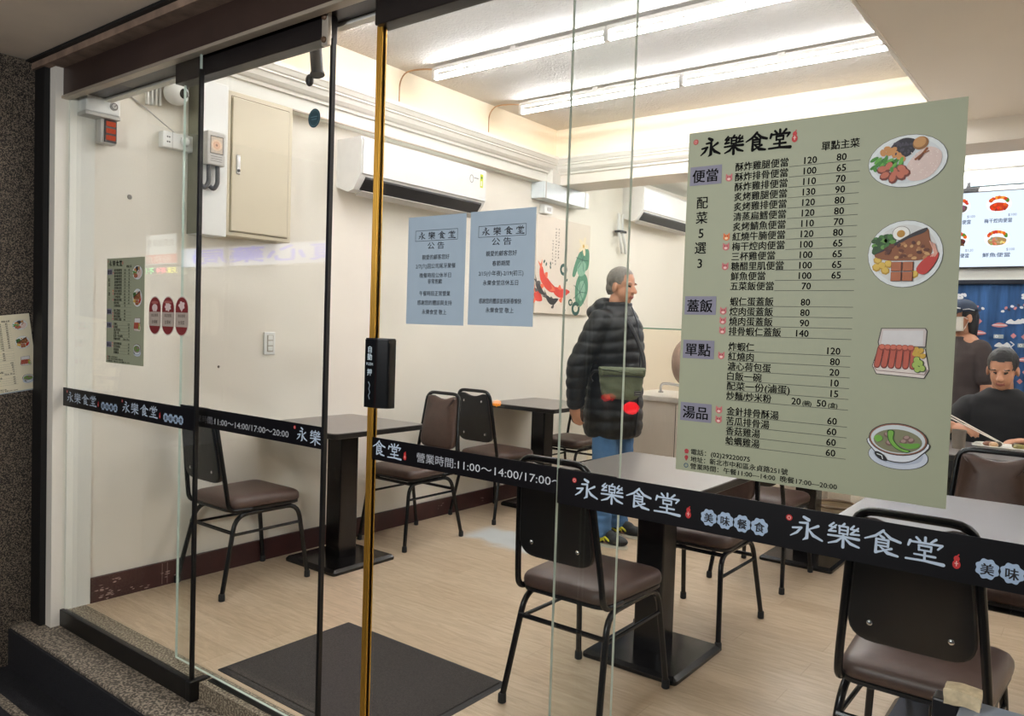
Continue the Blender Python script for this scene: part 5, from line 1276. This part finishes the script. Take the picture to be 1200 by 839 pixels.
# ---- the woman with cap and mask, in profile
def cap_worker():
    t = thing('person', 'person in dark cap, white face mask and brown black T-shirt before the curtain', 'person', (-.805, 6.02, 0), math.radians(140))
    R = frame_of((0.05, 1, -.06)); hc = (0, .02, 1.515)
    bm = bmesh.new(); P = head_into(bm, hc, R, .97)
    caps(bm, (0, -.02, 1.34), (0, .005, 1.45), .052, .048)
    for c, rx, ry in (((0, 0, .88), .16, .115), ((0, 0, 1.02), .13, .10), ((0, 0, 1.16), .145, .11), ((0, -.01, 1.29), .145, .09)): ell(bm, c, rx, ry, .13)
    J = {}
    for s in (-1, 1):
        sh = Vector((s * .160, -.015, 1.305)); el = Vector((s * .205, -.02, 1.05)); wr = Vector((s * .215, .035, .825)); J[s] = (sh, el, wr)
        caps(bm, sh, el, .045, .036); caps(bm, el, wr, .036, .025); hand_into(bm, wr, (0, .15, -1), (-s, .1, 0), -s, .5, .92)
        hip = Vector((s * .085, 0, .84)); kn = Vector((s * .09, .01, .46)); an = Vector((s * .095, -.03, .08)); J[s] += (hip, kn, an)
        caps(bm, hip, kn, .085, .054); caps(bm, kn, an, .052, .034); caps(bm, an + Vector((0, 0, -.045)), an + Vector((0, .13, -.055)), .030, .024)
    body = body_mesh('body', t, bm, P, R)
    bm = bmesh.new(); ell(bm, P(0, -.022, .035), .080, .092, .086, R); caps(bm, P(.0, -.065, .0), P(0, -.075, -.13), .062, .040); ell(bm, P(.055, -.045, -.05), .026, .030, .09, R); ell(bm, P(-.055, -.045, -.05), .026, .030, .09, R)
    hb = remesh(bm, .006, 2); iR = R.inverted()
    bmesh.ops.delete(hb, geom=[v for v in hb.verts if (lambda d: d.y > .04 and d.z < .07 or (d.y > -.005 and d.z < -.0))(iR @ (v.co - Vector(hc)))], context='VERTS')
    finish('hair', hb, M_HAIRB, body, True, autosmooth=False)
    # cap
    bm = bmesh.new(); rings = []
    for k in range(8):
        a = k / 7 * PI / 2; rings.append([P(.088 * math.cos(a) * math.cos(b), -.010 + .104 * math.cos(a) * math.sin(b), .038 + .088 * math.sin(a)) for b in [2 * PI * q / 28 for q in range(28)]])
    loft(bm, rings); M_CAP = mat('navy_cap', (40, 52, 72), .8, var=.15, scale=40)
    cp = finish('cap', bm, M_CAP, body, True, autosmooth=False)
    bm = bmesh.new(); rings = []
    for z in (.034, .040): rings.append([P(.080 * math.sin(b), .060 + .095 * math.cos(b) ** .8 if math.cos(b) > 0 else .06, z - .02 * max(0, math.cos(b))) for b in [-PI / 2 + PI * q / 16 for q in range(17)]])
    loft(bm, rings); finish('visor', bm, M_CAP, cp, True)
    bm = bmesh.new(); tube(bm, [P(.072, .062, .060), P(.056, .082, .066), P(.036, .094, .066)], .004, 6); tube(bm, [P(-.072, .062, .060), P(-.056, .082, .066), P(-.036, .094, .066)], .004, 6); tube(bm, [P(-.090, -.03, .045), P(-.089, .01, .055), P(-.078, .05, .052)], .0025, 6)
    finish('white_stripes', bm, ink((220, 222, 224)), cp)
    # mask
    bm = bmesh.new(); rings = []
    for v in range(9):
        z = .004 - v * .0125; q = math.sin(PI * (v + .8) / 9.6)
        rings.append([P(.074 * math.sin(b), .020 + (.076 + .014 * q) * math.cos(b) * (1 - .03 * v / 8), z) for b in [-1.35 + 2.7 * k / 20 for k in range(21)]] + [P(.068 * math.sin(b), .018 + (.070 + .014 * q) * math.cos(b), z) for b in [1.35 - 2.7 * k / 20 for k in range(21)]])
    loft(bm, rings); mk = finish('face_mask', bm, mat('white_mask_fabric', (226, 222, 212), .8, var=.03), body, True, autosmooth=False)
    bm = bmesh.new()
    for s in (-1, 1):
        for z in (0, -.085): tube(bm, [P(s * .072, .036, z), P(s * .080, .0, -.02), P(s * .079, -.022, -.014)], .002, 6)
    finish('ear_loop', bm, ink((226, 226, 222)), mk)
    # T-shirt
    bm = bmesh.new()
    loft(bm, [sect((0, .0, z), rx, ry) for z, rx, ry in ((.86, .180, .140), (.95, .178, .138), (1.05, .168, .132), (1.17, .172, .140), (1.27, .178, .118), (1.325, .145, .095), (1.360, .085, .075), (1.385, .068, .066))])
    for s in (-1, 1): sh, el, wr = J[s][:3]; caps(bm, sh + Vector((-s * .02, 0, 0)), sh.lerp(el, .72), .066, .064)
    bm = remesh(bm, .009, 3); displace(bm, lambda c: .004 * noise.noise(Vector((c.x * 9, c.y * 9, c.z * 16))))
    ts = finish('t_shirt', bm, mat('brown_black_cotton', (62, 52, 50), .85, var=.08), body, True, autosmooth=False)
    bm = bmesh.new()
    for k in range(7): ell(bm, (-.055 + k * .018, .152 - abs(k - 3) * .0018, 1.215), .007, .003, .006, None, 8, 5)
    finish('chest_print', bm, ink((206, 202, 196)), ts)
    bm = bmesh.new(); ell(bm, (0, 0, .85), .165, .125, .12)
    for s in (-1, 1): hip, kn, an = J[s][3:]; caps(bm, hip, kn, .100, .074); caps(bm, kn, an, .072, .054)
    finish('trousers', remesh(bm, .010, 2), mat('black_trousers', (20, 21, 24), .8), body, True, autosmooth=False)
    bm = bmesh.new(); loft(bm, [sect((0, .012, z), rx, ry) for z, rx, ry in ((.45, .20, .150), (.60, .195, .150), (.80, .186, .148), (.90, .186, .146))]); finish('apron', bm, mat('black_apron', (24, 25, 28), .7), body, True)
    for s in (-1, 1):
        an = J[s][5]; bm = bmesh.new(); ell(bm, (an.x, an.y + .08, .040), .043, .118, .038); ell(bm, (an.x, an.y, .055), .038, .055, .05); bm = remesh(bm, .008, 2)
        for v in bm.verts: v.co.z = max(v.co.z, 0)
        finish('shoe', bm, M_DPLASTIC, body, True, autosmooth=False)
    return t
cap_worker()
# ---- the seated diner, facing the window
def diner():
    t = thing('person', 'seated person in black top eating with chopsticks at the right', 'person', (-.50, 5.42, 0), PI)
    R = frame_of((.05, 1, -.35)); hc = (0, .075, 1.195)
    bm = bmesh.new(); P = head_into(bm, hc, R)
    caps(bm, (0, -.01, 1.02), (0, .045, 1.13), .058, .054)
    for c, rx, ry in (((0, -.06, .53), .165, .13), ((0, -.05, .68), .15, .115), ((0, -.03, .82), .165, .12), ((0, -.01, .95), .165, .10)): ell(bm, c, rx, ry, .13)
    J = {}
    for s in (-1, 1):
        sh = Vector((s * .185, -.01, .965)); el = Vector((s * .30, .12, .80)) if s > 0 else Vector((s * .24, .17, .80)); wr = Vector((s * .200, .400, .872)) if s > 0 else Vector((s * .17, .30, .815)); J[s] = (sh, el, wr)
        caps(bm, sh, el, .052, .042); caps(bm, el, wr, .042, .028)
        if s > 0: hand_into(bm, wr, (-.92, .35, -.05), (-.1, -.3, -.9), 1, .5)
        else: hand_into(bm, wr, (.8, .55, 0), (0, 0, -1), 1, .35)
        hip = Vector((s * .095, -.04, .52)); kn = Vector((s * .12, .37, .52)); an = Vector((s * .12, .33, .085)); J[s] += (hip, kn, an)
        caps(bm, hip, kn, .080, .058); caps(bm, kn, an, .054, .036); caps(bm, an + Vector((0, 0, -.045)), an + Vector((0, .13, -.055)), .032, .026)
    body = body_mesh('body', t, bm, P, R)
    bm = bmesh.new(); ell(bm, P(0, -.018, .040), .081, .096, .090, R); ell(bm, P(0, -.05, -.01), .07, .056, .07, R); hb = remesh(bm, .006, 2); iR = R.inverted()
    bmesh.ops.delete(hb, geom=[v for v in hb.verts if (lambda d: (d.y > .05 and d.z < .07) or (d.z < -.01 and d.y > -.02) or d.z < -.06)(iR @ (v.co - Vector(hc)))], context='VERTS')
    displace(hb, lambda c: .0025 * noise.noise(c * 90)); finish('hair', hb, M_HAIRB, body, True, autosmooth=False)
    bm = bmesh.new()
    loft(bm, [sect((0, y, z), rx, ry) for z, y, rx, ry in ((.50, -.06, .19, .155), (.65, -.055, .182, .145), (.80, -.035, .190, .148), (.92, -.015, .198, .134), (.985, -.01, .188, .120), (1.03, -.005, .155, .108), (1.06, 0, .110, .090), (1.085, .005, .076, .076))])
    for s in (-1, 1): sh, el, wr = J[s][:3]; caps(bm, sh + Vector((-s * .02, 0, 0)), el, .072, .060); caps(bm, el, el.lerp(wr, .45), .060, .050)
    bm = remesh(bm, .009, 3); displace(bm, lambda c: .005 * noise.noise(Vector((c.x * 9, c.y * 9, c.z * 14))))
    finish('black_top', bm, mat('black_cotton', (22, 21, 22), .85, var=.1), body, True, autosmooth=False)
    bm = bmesh.new(); ell(bm, (0, -.05, .53), .175, .15, .10)
    for s in (-1, 1): hip, kn, an = J[s][3:]; caps(bm, hip, kn, .095, .076); caps(bm, kn, an, .074, .056)
    finish('trousers', remesh(bm, .010, 2), mat('dark_trousers', (30, 30, 36), .85), body, True, autosmooth=False)
    for s in (-1, 1):
        an = J[s][5]; bm = bmesh.new(); ell(bm, (an.x, an.y + .08, .040), .043, .118, .038); ell(bm, (an.x, an.y, .055), .038, .055, .05); bm = remesh(bm, .008, 2)
        for v in bm.verts: v.co.z = max(v.co.z, 0)
        finish('shoe', bm, M_DPLASTIC, body, True, autosmooth=False)
diner()
dup(chair, (-.50, 5.46, 0), PI, "diner's own banquet chair, mostly hidden under the seated person", CH)
t = thing('chopsticks', 'pair of pale chopsticks in the hand of the seated diner', 'chopsticks', (-.60, 4.98, .865))
finish('stick', tube(bmesh.new(), [(-.13, .03, .080), (.165, -.02, -.062)], [.0042, .0026], 8), mat('pale_chopstick', (236, 230, 216), .5), t, True)
finish('stick', tube(bmesh.new(), [(-.13, .015, .066), (.155, -.03, -.060)], [.0042, .0026], 8), mat('pale_chopstick', (236, 230, 216), .5), t, True)

# ================================================================== ACROSS THE STREET: lit signs that the glass mirrors
def street_sign(name, label, loc, w, h, face, draw):
    t = thing(name, label, 'sign', loc, PI)
    finish('box', B(-w / 2, w / 2, 0, .25, 0, h, .01), M_GPLASTIC, t)
    finish('lit_face', B(-w / 2 + .03, w / 2 - .03, -.01, .002, .03, h - .03), face, t)
    A = Art(); A.STEP = .004; draw(A); A.build('sign_lettering', t, (0, -.012, 0))
def mir(px_x, y):          # world x of a thing whose mirror image is seen at x on the glass
    return px_x * (2 * 1.58 - y) / 1.58
YS = -8.5
k = (2 * 1.58 - YS) / 1.58
zz = lambda z: 1.35 + (z - 1.35) * k
street_sign('pharmacy_sign', 'lit white shop sign with blue characters across the street, mirrored in the glass', (-2.28 * k, YS, zz(1.530)), 1.02 * k, zz(1.605) - zz(1.530), glow((214, 222, 246), 1.7),
    lambda A: A.text('貞心藥局', 0, .14, .42, glow((20, 30, 255), 2.2), 1, width=.86 * k, align='c', bold=.05))
street_sign('shop_sign', 'lit pale shop sign with a red stripe across the street, mirrored in the left pane', (-2.96 * k, YS, zz(1.545)), .27 * k, zz(1.665) - zz(1.545), glow((226, 236, 236), 1.5),
    lambda A: (A.rect(-.14 * k, .05, .14 * k, .30, glow((236, 96, 70), 1.5), 1), A.text('服務處', 0, .08, .22, glow((250, 236, 224), 1.6), 2, width=.2 * k, align='c'), A.text('免費健康量測', 0, .55, .22, glow((70, 90, 100), .6), 2, width=.24 * k, align='c')))
street_sign('led_sign', 'coloured running light sign across the street, mirrored in the left pane', (-2.95 * k, YS, zz(1.508)), .27 * k, zz(1.538) - zz(1.508), glow((14, 14, 14), .1),
    lambda A: (A.text('天氣', -.13 * k, .05, .18, glow((250, 240, 70), 4), 1, width=.07 * k, bold=.04), A.text('精神', -.05 * k, .05, .18, glow((250, 90, 120), 4), 1, width=.07 * k, bold=.04), A.text('不佳', .04 * k, .05, .18, glow((40, 250, 130), 4), 1, width=.09 * k, bold=.04)))

def reflection_lamp(label, x, y, z, r, col, k):  # made-up post carrying a lamp for a coloured reflection in the glass
    t = thing('added_reflection_lamp', label, 'added lamp', (x, y, -.25))
    finish('post', lathe(bmesh.new(), [(.09, 0), (.09, .02), (.035, .03), (.035, z + .25 - r)], seg=16), M_DPLASTIC, t)
    finish('lamp_lens', ell(bmesh.new(), (0, 0, z + .25), r, r, r * .8), glow(col, k), t, True)
reflection_lamp('added post with a large red lamp across the street, mirrored over the black jacket', -4.71, -5.5, .39, .10, (255, 30, 40), 9)
reflection_lamp('added post with a small red lamp across the street, mirrored on the far wall table', -5.08, -5.5, .49, .06, (255, 60, 60), 2.5)
reflection_lamp('added post with an orange lamp across the street, mirrored on the far table edge', -6.94, -5.5, .25, .06, (255, 150, 30), 8)
